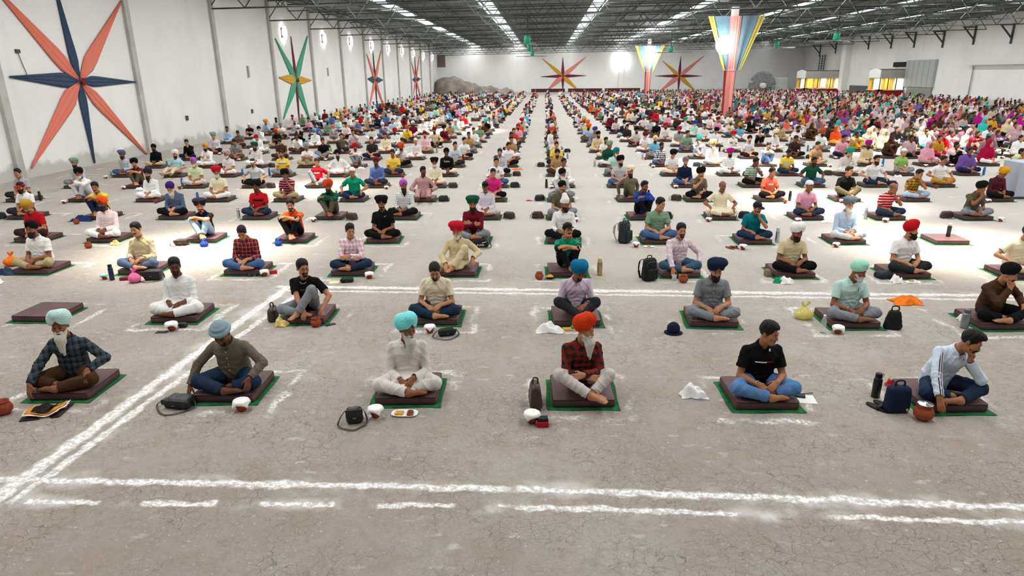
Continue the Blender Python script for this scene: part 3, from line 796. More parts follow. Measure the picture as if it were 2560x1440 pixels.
def make_person(sp, h, root=None):
    """one figure of its own; sp describes pose and clothes"""
    F = skeleton(sp); fine = h < .0080
    root = root or empty('person')
    G, v, q, fm = build_body(F, sp, h)
    sk = sp.get('skin', 0)
    obj('body', mesh_np('body', v, q, (skin(sk).mat, lipmat(), plain('eye_dark', '1a100c', .2)), fm), root, skin(sk))
    sh = sp['shirt']; GS_, v, q = build_shirt(F, sp, h, sh[1], sh[2] if len(sh) > 2 else False, sp.get('seed', 0))
    so = obj('kurta' if (len(sh) > 2 and sh[2]) else 'shirt', mesh_np('shirt', v, q), root, sh[0])
    v, q = build_trousers(F, sp, h, sp.get('seed', 0), sp.get('hem', .86)); obj('trousers', mesh_np('trousers', v, q), root, sp['trousers'])
    head_parts(root, F, sp['hd'], sp.get('beard'), sp.get('bcol', 'black'), fine, sk, sp.get('tk', 0))
    F.GS = GS_; F.shirt = so; F.root = root
    return F
# ------------------------------------------------------------------ the hall
XL, XR, YB = -17.6, 45.5, -14.0
far_y = lambda x: 116.5 + (x - XL) * 13.0 / (XR - XL)
roof_z = lambda x, y: 6.80 - .0055 * y + (x - XL) * .012
def structure(o, label=None):
    o['kind'] = 'structure'
    if label: o['label'] = label
    return o

def floor_material():
    m, t, b, out = nt('mud_floor'); N = NT(t); co = N.coord('Object'); S = N.n('ShaderNodeSeparateXYZ'); N.l(co, S.inputs[0]); X, Y, _ = S.outputs
    base = N.mix(N.ramp(N.noise(co, .35, 4.), .35, .68), srgb('a0978b'), srgb('ada69d'))
    base = N.mix(N.math('MULTIPLY', N.ramp(N.noise(co, 1.7, 3., .62), .45, .75), .5), base, srgb('9a8a73'))
    base = N.mix(N.math('MULTIPLY', N.ramp(N.noise(co, 9., 3., .65), .42, .72), .42), base, srgb('8a8278'))
    base = N.mix(N.math('MULTIPLY', N.ramp(N.noise(N.scale(co, (3.6, 7.5, 1)), 1.0, 4., .6), .60, .74), .55), base, srgb('d4d0ca'))
    base = N.mix(N.math('MULTIPLY', N.ramp(N.noise(co, 42., 2., .7), .45, .75), .30), base, srgb('7d756b'))
    base = N.mix(N.math('MULTIPLY', N.ramp(N.noise(co, 28., 2., .6), .64, .72), .5), base, srgb('d9d5cf'))
    # dried-mud cracks
    wv = N.n('ShaderNodeVectorMath', operation='ADD'); N.l(co, wv.inputs[0])
    nz = N.n('ShaderNodeTexNoise'); nz.inputs['Scale'].default_value = 6.; nz.inputs['Detail'].default_value = 3.; N.l(co, nz.inputs['Vector'])
    sc = N.n('ShaderNodeVectorMath', operation='SCALE'); sc.inputs[3].default_value = .16; N.l(nz.outputs['Color'], sc.inputs[0]); N.l(sc.outputs[0], wv.inputs[1])
    def cracks(scale, w):
        vo = N.n('ShaderNodeTexVoronoi', feature='DISTANCE_TO_EDGE'); vo.inputs['Scale'].default_value = scale; N.l(wv.outputs[0], vo.inputs['Vector']); return N.ramp(vo.outputs['Distance'], w, .0)
    cr = N.math('MULTIPLY', N.math('MAXIMUM', cracks(8.5, .030), N.math('MULTIPLY', cracks(19., .05), .55)), N.ramp(N.noise(co, 1.1, 4., .65), .38, .58))
    base = N.mix(N.math('MULTIPLY', cr, .6), base, srgb('4f473e'))
    # brown stains
    base = N.mix(N.math('MULTIPLY', N.ramp(N.noise(co, .9, 2.), .70, .76), .35), base, srgb('9a7d55'))
    # chalk squares round every seat
    g1 = N.math('SUBTRACT', X, GX0); g2 = N.math('SUBTRACT', Y, GY0 + .34)
    wob = N.math('MULTIPLY', N.math('SUBTRACT', N.noise(co, 2.6, 4., .65), .5), .30)
    def pp(v, per): return N.math('ABSOLUTE', N.math('SUBTRACT', N.math('PINGPONG', N.math('ADD', v, per * 50), per * .5), 0.0))
    dx, dy = pp(g1, GS), pp(g2, GR)
    edge = N.math('ABSOLUTE', N.math('ADD', N.math('MAXIMUM', N.math('SUBTRACT', dx, .50), N.math('SUBTRACT', dy, .52)), wob))
    brk = N.ramp(N.noise(co, 1.15, 4., .6), .46, .60)
    sq = N.math('MULTIPLY', N.math('MULTIPLY', N.ramp(edge, .075, .0), brk), N.ramp(N.noise(co, 26., 3., .75), .36, .60))
    sq = N.math('MULTIPLY', sq, N.math('MULTIPLY', N.ramp(Y, GY0 - .6, GY0 - .3), .85))
    # long chalk lines (segments x0,y0 -> x1,y1, half width, broken or not)
    lines = CHALK
    tot = sq
    wob2 = N.math('MULTIPLY', N.math('SUBTRACT', N.noise(co, 3.5, 4., .68), .5), .17)
    grain = N.ramp(N.noise(co, 20., 4., .78), .36, .56)
    dn = N.math('MULTIPLY', N.ramp(N.noise(co, 1.6, 4., .6), .46, .72), .6)
    wn = N.math('MULTIPLY_ADD', N.noise(co, 2.6, 4., .6), 1.7, .22)
    for (p, q, w, gap, amt) in lines:
        d = q - p; L = np.linalg.norm(d[:2]); d = d / L; nx, ny = -d[1], d[0]
        s_ = N.math('ADD', N.math('MULTIPLY', N.math('SUBTRACT', X, p[0]), d[0]), N.math('MULTIPLY', N.math('SUBTRACT', Y, p[1]), d[1]))
        r_ = N.math('ADD', N.math('ADD', N.math('MULTIPLY', N.math('SUBTRACT', X, p[0]), nx), N.math('MULTIPLY', N.math('SUBTRACT', Y, p[1]), ny)), wob2)
        f = N.math('MULTIPLY', N.ramp(N.math('DIVIDE', N.math('ABSOLUTE', r_), wn), w * 1.7, w * .5), N.math('MULTIPLY', N.ramp(s_, -.05, .1), N.ramp(s_, L + .05, L - .1)))
        dust = N.math('MULTIPLY', N.math('MULTIPLY', N.ramp(N.math('ABSOLUTE', r_), w * 5.5, 0.), N.math('MULTIPLY', N.ramp(s_, -.05, .1), N.ramp(s_, L + .05, L - .1))), dn)
        if gap: f = N.math('MULTIPLY', f, N.ramp(N.math('SINE', N.math('MULTIPLY_ADD', s_, gap[0], gap[1])), gap[2], gap[2] + .25))
        f = N.math('MAXIMUM', N.math('MULTIPLY', f, N.math('MAXIMUM', grain, .42)), dust)
        tot = N.math('MAXIMUM', tot, N.math('MULTIPLY', f, amt))
    base = N.mix(tot, base, srgb('fbfaf8'))
    # the walked-on middle aisles are paler
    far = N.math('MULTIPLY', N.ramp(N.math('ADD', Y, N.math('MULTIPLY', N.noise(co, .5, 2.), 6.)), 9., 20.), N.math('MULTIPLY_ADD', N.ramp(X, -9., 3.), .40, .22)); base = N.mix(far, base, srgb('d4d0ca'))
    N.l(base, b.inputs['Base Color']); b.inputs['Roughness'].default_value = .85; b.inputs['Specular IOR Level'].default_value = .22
    N.bump(N.noise(co, 16., 3., .65), .4, .02, b)
    return m

def wall_material(name, axis):
    m, t, b, _ = nt(name); N = NT(t); co = N.coord('Object'); S = N.n('ShaderNodeSeparateXYZ'); N.l(co, S.inputs[0]); Z = S.outputs[2]
    base = N.mix(N.ramp(N.noise(co, .28, 4.), .3, .7), srgb('e6e6e3'), srgb('eeeeec'))
    base = N.mix(N.math('MULTIPLY', N.ramp(N.noise(N.scale(co, (1, 1, .25)), 1.2, 4.), .5, .8), .25), base, srgb('cfd0cd'))
    damp = N.math('SUBTRACT', N.math('MULTIPLY', N.noise(co, 1.1, 5., .65), 1.3), Z)
    base = N.mix(N.math('MULTIPLY', N.ramp(damp, .12, .42), .62), base, srgb('a5a29a'))
    N.l(base, b.inputs['Base Color']); b.inputs['Roughness'].default_value = .9; b.inputs['Specular IOR Level'].default_value = .15
    N.bump(N.noise(co, 5., 4.), .2, .03, b)
    return m

pA, pB = on_floor(-60, 1194), on_floor(2620, 1262)
CHALK = [
    (on_floor(-140, 1196), on_floor(1280, 1222), .036, None, 1.0), (on_floor(1280, 1222), on_floor(2700, 1272), .036, None, 1.0),
    (on_floor(-140, 1252), on_floor(1280, 1266), .026, (6.6, 1.4, -.55), 1.0), (on_floor(1280, 1266), on_floor(2700, 1312), .024, (2.1, 0.3, -.9), 1.0),
    (on_floor(-30, 1262), on_floor(722, 716), .056, None, 1.0), (on_floor(20, 1262), on_floor(760, 722), .036, None, .9),
    (on_floor(690, 716), on_floor(2700, 742), .050, None, .95), (on_floor(690, 726), on_floor(2700, 752), .030, None, .8),
]

def build_hall():
    fm = floor_material()
    m = MB(); m.add([(XL - .3, YB, 0), (XR + .3, YB, 0), (XR + .3, 131, 0), (XL - .3, 131, 0), (XL - .3, YB, -.3), (XR + .3, YB, -.3), (XR + .3, 131, -.3), (XL - .3, 131, -.3)],
                    [(0, 1, 2, 3), (4, 7, 6, 5), (0, 4, 5, 1), (1, 5, 6, 2), (2, 6, 7, 3), (3, 7, 4, 0)])
    structure(m.build('floor', fm), 'dusty cracked mud floor marked with white chalk lines')
    wm = wall_material('white_plaster', 0)
    m = MB(); m.box((XL - .3, YB, 0), (XL, 131, 8.6)); structure(m.build('wall_left', wm), 'white plastered side wall with grey pilasters and fabric stars')
    m = MB(); a, b_ = (XL - .3, far_y(XL - .3)), (XR + .3, far_y(XR + .3))
    m.add([(a[0], a[1], 0), (b_[0], b_[1], 0), (b_[0], b_[1] + .3, 0), (a[0], a[1] + .3, 0), (a[0], a[1], 8.6), (b_[0], b_[1], 8.6), (b_[0], b_[1] + .3, 8.6), (a[0], a[1] + .3, 8.6)],
          [(0, 1, 5, 4), (1, 2, 6, 5), (2, 3, 7, 6), (3, 0, 4, 7), (4, 5, 6, 7), (0, 3, 2, 1)])
    structure(m.build('wall_far', wm), 'white far end wall of the hall behind the crowd')
    m = MB(); m.box((XR, YB, 0), (XR + .3, 131, 9.0)); structure(m.build('wall_right', wm), 'white side wall with stalls, ledge and steel brackets')
    m = MB(); m.box((XL - .3, YB - .3, 0), (XR + .3, YB, 9.0)); structure(m.build('wall_back', wm))
    # pilasters
    pm = varied('grey_plaster', 'b9b8b3', .9, .08, 1.5)
    for k in range(-3, 12):
        y = 22.2 + 7.865 * (k)
        if y < YB: continue
        m = MB(); m.box((XL, y - .16, 0), (XL + .14, y + .16, 8.3)); structure(m.build('trim_%d' % (k + 4), pm), 'grey pilaster on the white side wall')
    m = MB(); x = on_y(1553, 200, 122)[0]; m.box((x - .35, far_y(x) - .35, 0), (x + .35, far_y(x), 7.2)); structure(m.build('trim_20', wm), 'white pilaster on the far wall under a bright lamp')
    p = on_x(2118, 180, XR); m = MB(); m.box((XR - .9, p[1] - .7, 0), (XR, p[1] + .7, 7.6)); structure(m.build('trim_21', wm), 'broad white pillar between the two stalls')
    # roof: ridged sheet with open skylight strips, steel trusses and purlins under it
    sky_x = [-11.5, -4.4, 4.0, 12.5, 21.0, 29.5, 38.0]; hw = .55
    rm, t, b, _ = nt('roof_sheet'); N = NT(t); co = N.coord(); w = N.n('ShaderNodeTexWave'); w.inputs['Scale'].default_value = 2.2; N.l(co, w.inputs[0])
    b.inputs['Base Color'].default_value = srgb('565b58'); b.inputs['Roughness'].default_value = .6; N.bump(w.outputs[0], .8, .05, b)
    edges = [XL - .3] + [e for x in sky_x for e in (x - hw, x + hw)] + [XR + .3]
    m = MB(); ys = [YB, 20, 60, 100, 131]
    for i in range(0, len(edges), 2):
        x0, x1 = edges[i], edges[i + 1]
        for y0, y1 in zip(ys[:-1], ys[1:]):
            z = lambda x, y: roof_z(x, y) + 1.45
            v = [(x0, y0, z(x0, y0)), (x1, y0, z(x1, y0)), (x1, y1, z(x1, y1)), (x0, y1, z(x0, y1))]; v += [(a_, b2, c_ + .06) for a_, b2, c_ in v]
            m.add(v, [(0, 3, 2, 1), (4, 5, 6, 7), (0, 1, 5, 4), (1, 2, 6, 5), (2, 3, 7, 6), (3, 0, 4, 7)])
    structure(m.build('ceiling', rm), 'dark ridged metal roof with strips of skylight')
    sm = varied('painted_steel', '4a514d', .55, .15, 2.0)
    for k in range(-2, 13):
        for half in (0, 1):
            y = 22.2 + 7.865 * k + half * 3.93
            if y < 8 or y > 126: continue
            m = MB(); st = 1.9 if half == 0 else 3.2; n = int((XR - XL - (0 if y < 116 else 8)) / st); x0 = XL + (0 if y < 116.5 else (y - 116.5) / 13 * 63)
            n = int((XR - x0) / st)
            for i in range(n):
                xa, xb = x0 + i * st, x0 + (i + 1) * st
                za, zb = roof_z(xa, y), roof_z(xb, y); h = 1.15 if half == 0 else .45; zo = 0 if half == 0 else .9
                m.bar((xa, y, za + zo), (xb, y, zb + zo), .055 if half == 0 else .04, cap=False); m.bar((xa, y, za + h + zo * .95), (xb, y, zb + h + zo * .95), .05, cap=False)
                if half == 0:
                    m.bar((xa, y, za), ((xa + xb) / 2, y, (za + zb) / 2 + h), .032, cap=False); m.bar(((xa + xb) / 2, y, (za + zb) / 2 + h), (xb, y, zb), .032, cap=False)
            structure(m.build('roof_beam', sm), 'dark steel roof truss spanning the hall')
    m = MB()
    for i in range(22):
        x = XL + 1.5 + i * 2.9; m.bar((x, 10, roof_z(x, 10) + 1.3), (x, far_y(x) - .1, roof_z(x, far_y(x)) + 1.3), .06, cap=False)
    structure(m.build('roof_beam', sm), 'long dark purlins under the metal roof')
    # brackets along the right wall
    for u, v in ((2052, 122), (2092, 112), (2175, 100), (2232, 96), (2290, 92), (2362, 90), (2440, 80), (2535, 75)):
        p = on_x(u, v, XR); z = p[2]; y = p[1]; m = MB(); m.box((XR - .14, y - .10, z - 1.25), (XR, y + .10, z + .6)); m.bar((XR - .07, y, z - .75), (XR - 1.25, y, z + .45), .09); m.bar((XR, y, z + .5), (XR - 1.4, y, z + .5), .09)
        structure(m.build('roof_beam', sm), 'dark steel bracket carrying the roof on the side wall')

# ------------------------------------------------------------------ decorations, lamps, fans
def ray_mesh(c, tip, nrm, width, seg=10, folds=3, flat=.25):
    """one gathered cloth arm of a star: narrow at the hub, widest a fifth of the way out, tapering to the tip"""
    c, tip = np.array(c, float), np.array(tip, float); d = tip - c; L = np.linalg.norm(d); d /= L; s = np.cross(nrm, d); s /= np.linalg.norm(s)
    v = []; f = []; nx = 12
    for i in range(seg + 1):
        t = i / seg; w = width * (np.interp(t, [0, .22, 1], [.12, 1, .06]))
        for j in range(nx + 1):
            a = j / nx * 2 - 1; off = .03 + .10 * flat * w / max(width, 1e-6) * (1 - abs(a)) + .018 * math.cos(a * math.pi * folds)
            v.append(c + d * L * t + s * a * w * .5 + np.array(nrm) * off)
    for i in range(seg):
        for j in range(nx): a = i * (nx + 1) + j; f.append((a, a + 1, a + nx + 2, a + nx + 1))
    return v, f

def fabric(name, c):
    key = ('fab', c)
    if key in MATS: return MATS[key]
    m, t, b, _ = nt(name); b.inputs['Base Color'].default_value = srgb(c); b.inputs['Roughness'].default_value = .75; N = NT(t); N.bump(N.noise(N.scale(N.coord(), (6, 6, 1.5)), 3., 3.), .3, .03, b); MATS[key] = m; return m

CORAL, NAVY, GREENF, MAROONF, YELLOWF, SALMON = 'de7762', '243f5a', '3d9c7c', '6d1c36', 'c99a1e', 'd98478'
def star(c, nrm, arms, label, hub='7a3a34'):
    root = empty('fabric_star', tuple(c), 0, label, 'wall decoration', 'fabric stars on the white walls')
    for tip, colr, w in arms:
        v, f = ray_mesh(V(0, 0, 0), np.array(tip) - c, nrm, w)
        o = obj('cloth_arm', mesh_py('cloth_arm', v, f, (fabric('cloth', colr),), True), root)
        s = o.modifiers.new('thick', 'SOLIDIFY'); s.thickness = .012
    m = MB(); r = random.Random(3)
    for k in range(26):
        a, b = r.uniform(0, 6.28), r.uniform(0, .14); e1 = unit(np.cross(nrm, (0, 0, 1))); p = e1 * b * math.cos(a) + V(0, 0, 1) * b * math.sin(a) + np.array(nrm) * .16
        m.lathe([(0, -.04), (.035, -.02), (.04, 0), (.03, .03), (0, .045)], 7, tuple(p))
    m.build('bow', varied('bow', hub, .8, .3, 30.), root, True)

def build_decor():
    X = XL + .02; n = (1, 0, 0)
    def L(u, v): return on_x(u, v, X)
    c = L(198, 203); tip = lambda y, z: V(X, y, z)
    star(c, n, [(tip(22.75, 6.2), CORAL, .66), (tip(25.9, 6.6), NAVY, .50), (tip(29.9, 6.2), CORAL, .66), (L(22, 192), NAVY, .55), (L(337, 205), NAVY, .42), (L(77, 420), CORAL, .72), (L(235, 408), NAVY, .5), (L(366, 386), CORAL, .60)],
         'coral and navy fabric star, largest and closest on the side wall')
    star(L(740, 200), n, [(L(687, 96), GREENF, .8), (L(726, 91), MAROONF, .45), (L(768, 90), GREENF, .8), (L(697, 194), YELLOWF, .75), (L(778, 201), YELLOWF, .6), (L(708, 298), GREENF, .8), (L(748, 308), MAROONF, .4), (L(774, 300), GREENF, 1.1)],
         'green, yellow and maroon fabric star on the side wall')
    star(L(938, 200), n, [(L(916, 135), CORAL, .8), (L(931, 124), '1f2a30', .5), (L(952, 126), CORAL, .8), (L(919, 197), NAVY, .8), (L(957, 200), NAVY, .7), (L(924, 262), CORAL, .8), (L(942, 268), '1f2a30', .5), (L(959, 268), CORAL, .8)],
         'coral and navy fabric star, third along the side wall')
    star(L(1040, 199), n, [(L(1028, 155), CORAL, .8), (L(1036, 141), '1f2a30', .5), (L(1048, 140), CORAL, .8), (L(1031, 199), NAVY, .8), (L(1051, 197), NAVY, .7), (L(1033, 238), CORAL, .8), (L(1041, 248), '1f2a30', .5), (L(1053, 250), CORAL, .8)],
         'coral and navy fabric star, smallest and farthest on the side wall')
    fn = unit((13.0, -(XR - XL), 0)); 
    def Fp(u, v):
        d = ray(u, v); a = 116.5 - XL * 13.0 / (XR - XL); k = 13.0 / (XR - XL); t = a / (d[1] - k * d[0]); return V(d[0] * t, d[1] * t, CAM_H + d[2] * t) + fn * .03
    star(Fp(1407, 190), fn, [(Fp(1355, 146), YELLOWF, .65), (Fp(1407, 143), MAROONF, .55), (Fp(1464, 143), SALMON, .75), (Fp(1352, 192), MAROONF, .5), (Fp(1465, 189), MAROONF, .5), (Fp(1364, 229), SALMON, .9), (Fp(1407, 231), MAROONF, .5), (Fp(1449, 229), YELLOWF, .75)],
         'maroon, yellow and salmon fabric star left of the floodlit pilaster', '8a2a30')
    star(Fp(1698, 190), fn, [(Fp(1656, 152), YELLOWF, .65), (Fp(1702, 141), MAROONF, .55), (Fp(1760, 140), SALMON, .75), (Fp(1638, 190), MAROONF, .5), (Fp(1754, 190), MAROONF, .5), (Fp(1643, 233), SALMON, .9), (Fp(1695, 235), MAROONF, .5), (Fp(1744, 233), YELLOWF, .75)],
         'maroon, yellow and salmon fabric star between the two draped columns', '8a2a30')
    # draped columns
    for k, (x, y, lab) in enumerate(((13.5, 53.4, 'column wrapped in red and pink cloth, the nearer of the two draped columns'), (14.25, 100.9, 'column wrapped in red and pink cloth, the farther of the two draped columns'))):
        root = empty('draped_column', (x, y, 0), 0, lab, 'column', 'draped columns in the crowd')
        m = MB(); m.box((-.22, -.22, 0), (.22, .22, 7.6)); m.build('column_core', plain('col', 'c9c5bf', .9), root)
        h1, h2 = 3.35, roof_z(x, y) + .1; spec = [('8f1a22', -1.0, -.45), ('d9827c', -.45, .05), ('efa79c', .05, .45), ('8f1a22', .45, 1.0)]
        for colr, a0, a1 in spec:
            v = []; f = []; nx, ns = 8, 24
            for i in range(ns + 1):
                z = h2 * i / ns; r = np.interp(z, [0, h1, h1 + .05, h2], [.33, .39, .39, .52])
                for j in range(nx + 1):
                    a = (a0 + (a1 - a0) * j / nx) * 1.9 ; rr = r + .025 * math.cos(j / nx * math.pi * 4); v.append((rr * math.sin(a), -rr * math.cos(a), z))
            for i in range(ns):
                for j in range(nx): q = i * (nx + 1) + j; f.append((q, q + 1, q + nx + 2, q + nx + 1))
            obj('drape', mesh_py('drape', v, f, (fabric('drape', colr),), True), root)
        for s in (1, -1):       # blue and yellow swags flaring up to the roof
            for colr, xa, xb, dz in (('5f7d8c', .30, 1.55, 0), ('cfc25e', .50, 2.0, .02)):
                v = []; f = []; nx, ns = 6, 12
                for i in range(ns + 1):
                    t = i / ns; z = h1 + (h2 - h1) * t; x0 = xa * (1 - t) * .9 + (xa + .15 if colr == '5f7d8c' else xb - .42) * t; x1 = (xa + .12) * (1 - t) + xb * t
                    for j in range(nx + 1):
                        q = j / nx; v.append((s * (x0 + (x1 - x0) * q), -.42 - .10 * t + .05 * math.cos(q * math.pi * 3) - dz, z))
                for i in range(ns):
                    for j in range(nx): q = i * (nx + 1) + j; f.append((q, q + 1, q + nx + 2, q + nx + 1))
                obj('swag', mesh_py('swag', v, f, (fabric('swag', colr),), True), root)
        m = MB(); m.tube([(.42 * math.cos(t), .42 * math.sin(t), h1) for t in np.linspace(0, 2 * math.pi, 25)], .03, 6); m.build('tie_band', plain('tie', 'e8d8d4', .6), root, True)
    # lamps
    glow = emit('lamp_glow', 'ffffff', 22.0); glow2 = emit('flood_glow', 'ffffff', 60.0); dark = plain('lamp_case', '55585a', .5)
    places = [((710, 82), 'wall lamp over the green and yellow fabric star'), ((810, 97), 'second lamp along the side wall'), ((877, 103), 'third lamp along the side wall'), ((930, 114), 'fourth lamp, over the third fabric star'), ((971, 122), 'fifth lamp along the side wall'),
              ((1006, 127), 'sixth lamp along the side wall'), ((1034, 133), 'seventh lamp, over the farthest side star'), ((1059, 139), 'eighth lamp along the side wall'), ((1081, 143), 'ninth lamp along the side wall, farthest one')]
    for (u, v), lab in places:
        p = on_x(u, v, XL + .1); root = empty('wall_lamp', tuple(p), 0, 'white glowing ' + lab, 'lamp', 'lamps along the side wall')
        m = MB(); m.box((-.1, -.34, -.32), (.04, .34, .32)); o = m.build('lamp_case', dark, root)
        m = MB(); m.bar((.042, 0, 0), (.07, 0, 0), .44, 10); m.build('lens_and_glare', glow, root)  # lens widened past its case; the lamp's halo is built into the disc
    fl = [((1812, 112), 52.55, 'floodlight glaring on the nearer draped column', .8), ((1628, 140), 100.0, 'floodlight glaring on the farther draped column', 1.15), ((1553, 152), 122.4, 'floodlight glaring on the far wall pilaster', .95)]
    for (u, v), y, lab, r in fl:
        p = on_y(u, v, y - .35); root = empty('floodlight', tuple(p), 0, 'white ' + lab, 'lamp', 'floodlights')
        m = MB(); m.box((-r * .6, .02, -r * .5), (r * .6, .22, r * .5)); m.build('lamp_case', dark, root)
        m = MB(); m.box((-.07, .2, -.07), (.07, 1.0 if y < 120 else .55, .07)); m.build('bracket', dark, root)
        m = MB(); m.lathe([(0, -.06), (r * .5, -.05), (r * .8, 0), (r * .8, .015), (0, .015)], 24); o = m.build('lens_and_glare', glow2, root); o.rotation_euler = (math.pi / 2, 0, 0); o.location = (0, .0, 0)  # oversized lens: the floodlight's bloom is put into the disc's shape
        ld = bpy.data.lights.new('floodlight_beam', 'SPOT'); ld.energy = 1500; ld.spot_size = 2.4; ld.spot_blend = .6; ld.shadow_soft_size = .3
        lo = bpy.data.objects.new('floodlight_beam', ld); COL.objects.link(lo); lo.location = tuple(p + V(0, -.12, -.05)); lo.rotation_euler = (math.radians(-62), 0, 0)
    # big ceiling fans
    for i, (u, v, y, lab) in enumerate(((1318, 100, 60, 'nearest of three fans left of the middle'), (1323, 120, 84, 'second of three fans left of the middle'), (1331, 135, 106, 'farthest of three fans left of the middle'), (1677, 124, 84, 'fan between the draped columns'), (1942, 112, 84, 'fan over the women, right of the nearer draped column'), (2092, 92, 62, 'fan closest to the stalls'))):
        p = on_y(u, v, y); root = empty('ceiling_fan', tuple(p), .4 * i, 'green motored ceiling fan, ' + lab, 'fan', 'ceiling fans under the trusses')
        m = MB(); m.bar((0, 0, .3), (0, 0, max(.5, roof_z(p[0], y) + .9 - p[2])), .06, 8); m.build('rod', sm_dark(), root)
        m = MB(); m.lathe([(.0, -.35), (.22, -.34), (.26, -.2), (.26, .25), (.18, .34), (0, .36)], 16); m.build('motor', plain('fan_green', '1f9a78', .4), root, True)
        for k in range(5):
            a = 2 * math.pi * k / 5; m = MB(); v = [(.2, -.09, -.33), (2.4, -.07, -.36), (2.4, .07, -.33), (.2, .09, -.28)]; v += [(a_, b_, c_ + .03) for a_, b_, c_ in v]
            m.add(v, [(0, 3, 2, 1), (4, 5, 6, 7), (0, 1, 5, 4), (1, 2, 6, 5), (2, 3, 7, 6), (3, 0, 4, 7)]); o = m.build('blade', plain('fan_blade', '8e9290', .4, .6), root); o.rotation_euler = (0, 0, a)

def sm_dark(): return plain('dark_steel', '3b403d', .5)

# ------------------------------------------------------------------ stalls and other things along the far and right walls
def quad_box(m, P, depth, mi=0):
    """four corners (counter-clockwise seen from the hall) thickened away from the hall along +x"""
    P = [np.array(p, float) for p in P]; B = [p + np.array(depth) for p in P]
    return m.add(P + B, [(0, 1, 2, 3), (7, 6, 5, 4), (0, 4, 5, 1), (1, 5, 6, 2), (2, 6, 7, 3), (3, 7, 4, 0)], mi)

def stall(x0, x1, y0, y1, zs, label, seedn):
    """booth against the side wall: its long front faces the camera, its gabled end faces the hall; zs = counter foot, counter top, glass top, fascia top, gable peak"""
    z0, z1, z2, z3, z4 = zs; d = x1 - x0; L = y1 - y0; root = empty('stall', (x0, y0, 0), 0, label, 'stall', 'stalls along the side wall')
    red = varied('red_panel', 'b01c24', .5, .12, .5); grey = varied('grey_fascia', 'b5b4af', .8, .08, .6); white = plain('white_panel', 'eeeeeb', .7); yel = plain('yellow_wall', 'e0a83a', .7)
    m = MB(); m.box((0, 0, 0), (d, L, z0)); m.build('plinth', plain('stall_plinth', '9b9892', .8), root)
    m = MB(); m.box((-.05, -.05, z0), (d, .12, z1)); m.box((-.05, -.05, z0), (.12, L, z1)); m.build('counter', red, root)
    m = MB(); m.box((-.2, -.25, z1), (d, .45, z1 + .10)); m.box((-.2, -.25, z1), (.45, L, z1 + .10)); m.build('counter_top', plain('stone_top', 'd0c9be', .5), root)
    m = MB(); m.box((0, 0, z2), (d, .12, z3)); m.build('fascia', grey, root)
    m = MB(); v = [(0, 0, z2), (0, 0, z3), (0, L * .5, z4), (0, L, z3), (0, L, z2)]; v += [(a - .1, b, c) for a, b, c in v]
    m.add(v, [(4, 3, 2, 1, 0), (5, 6, 7, 8, 9), (0, 1, 6, 5), (1, 2, 7, 6), (2, 3, 8, 7), (3, 4, 9, 8), (4, 0, 5, 9)]); m.build('gable', white, root)
    m = MB(); m.box((0, 0, z3), (d, L, z3 + .14)); m.build('stall_roof', plain('roof_slab', '6e6b66', .8), root)
    m = MB(); m.box((0, L - .1, z1), (d, L, z2)); m.build('back_panel', yel, root)
    r = random.Random(seedn); x = .5; k = 0
    while x < d - .5:
        w = r.uniform(.5, 1.0); m = MB(); m.box((x, L - .35, z1 + .1), (min(x + w, d), L - .2, z2 - .05)); c = ['cfd6cf', 'f0b83c', 'b98a1c', 'c9d0c6', 'f2c860'][k % 5]; m.build('door_panel', plain('panel' + c, c, .6), root); x += w + r.uniform(.1, .5); k += 1
    gl = glass('stall_glass')
    m = MB(); m.box((0, .04, z1 + .1), (d, .06, z2)); m.build('glass_pane', gl, root)
    m = MB(); m.box((.04, .1, z1 + .1), (.06, L, z2)); m.build('glass_pane', gl, root)
    for k in range(4): xx = k * (d - .09) / 3; m = MB(); m.box((xx, .0, z1 + .1), (xx + .09, .09, z2)); m.build('window_post', sm_dark(), root)
    ld = bpy.data.lights.new('stall_light', 'AREA'); ld.shape = 'RECTANGLE'; ld.size = d * .8; ld.size_y = L * .6; ld.energy = 60 * d; ld.color = (1, .95, .8); lo = bpy.data.objects.new('stall_light', ld); COL.objects.link(lo); lo.location = (x0 + d * .5, y0 + L * .5, z2 - .03)

def glass(name):
    if name in MATS: return MATS[name]
    m = bpy.data.materials.new(name); m.use_nodes = True; t = m.node_tree; t.nodes.clear(); o = t.nodes.new('ShaderNodeOutputMaterial'); mx = t.nodes.new('ShaderNodeMixShader'); mx.inputs[0].default_value = .12
    a = t.nodes.new('ShaderNodeBsdfTransparent'); a.inputs[0].default_value = (.9, .94, .92, 1); b = t.nodes.new('ShaderNodeBsdfGlossy'); b.inputs['Roughness'].default_value = .05
    t.links.new(a.outputs[0], mx.inputs[1]); t.links.new(b.outputs[0], mx.inputs[2]); t.links.new(mx.outputs[0], o.inputs[0]); MATS[name] = m; return m

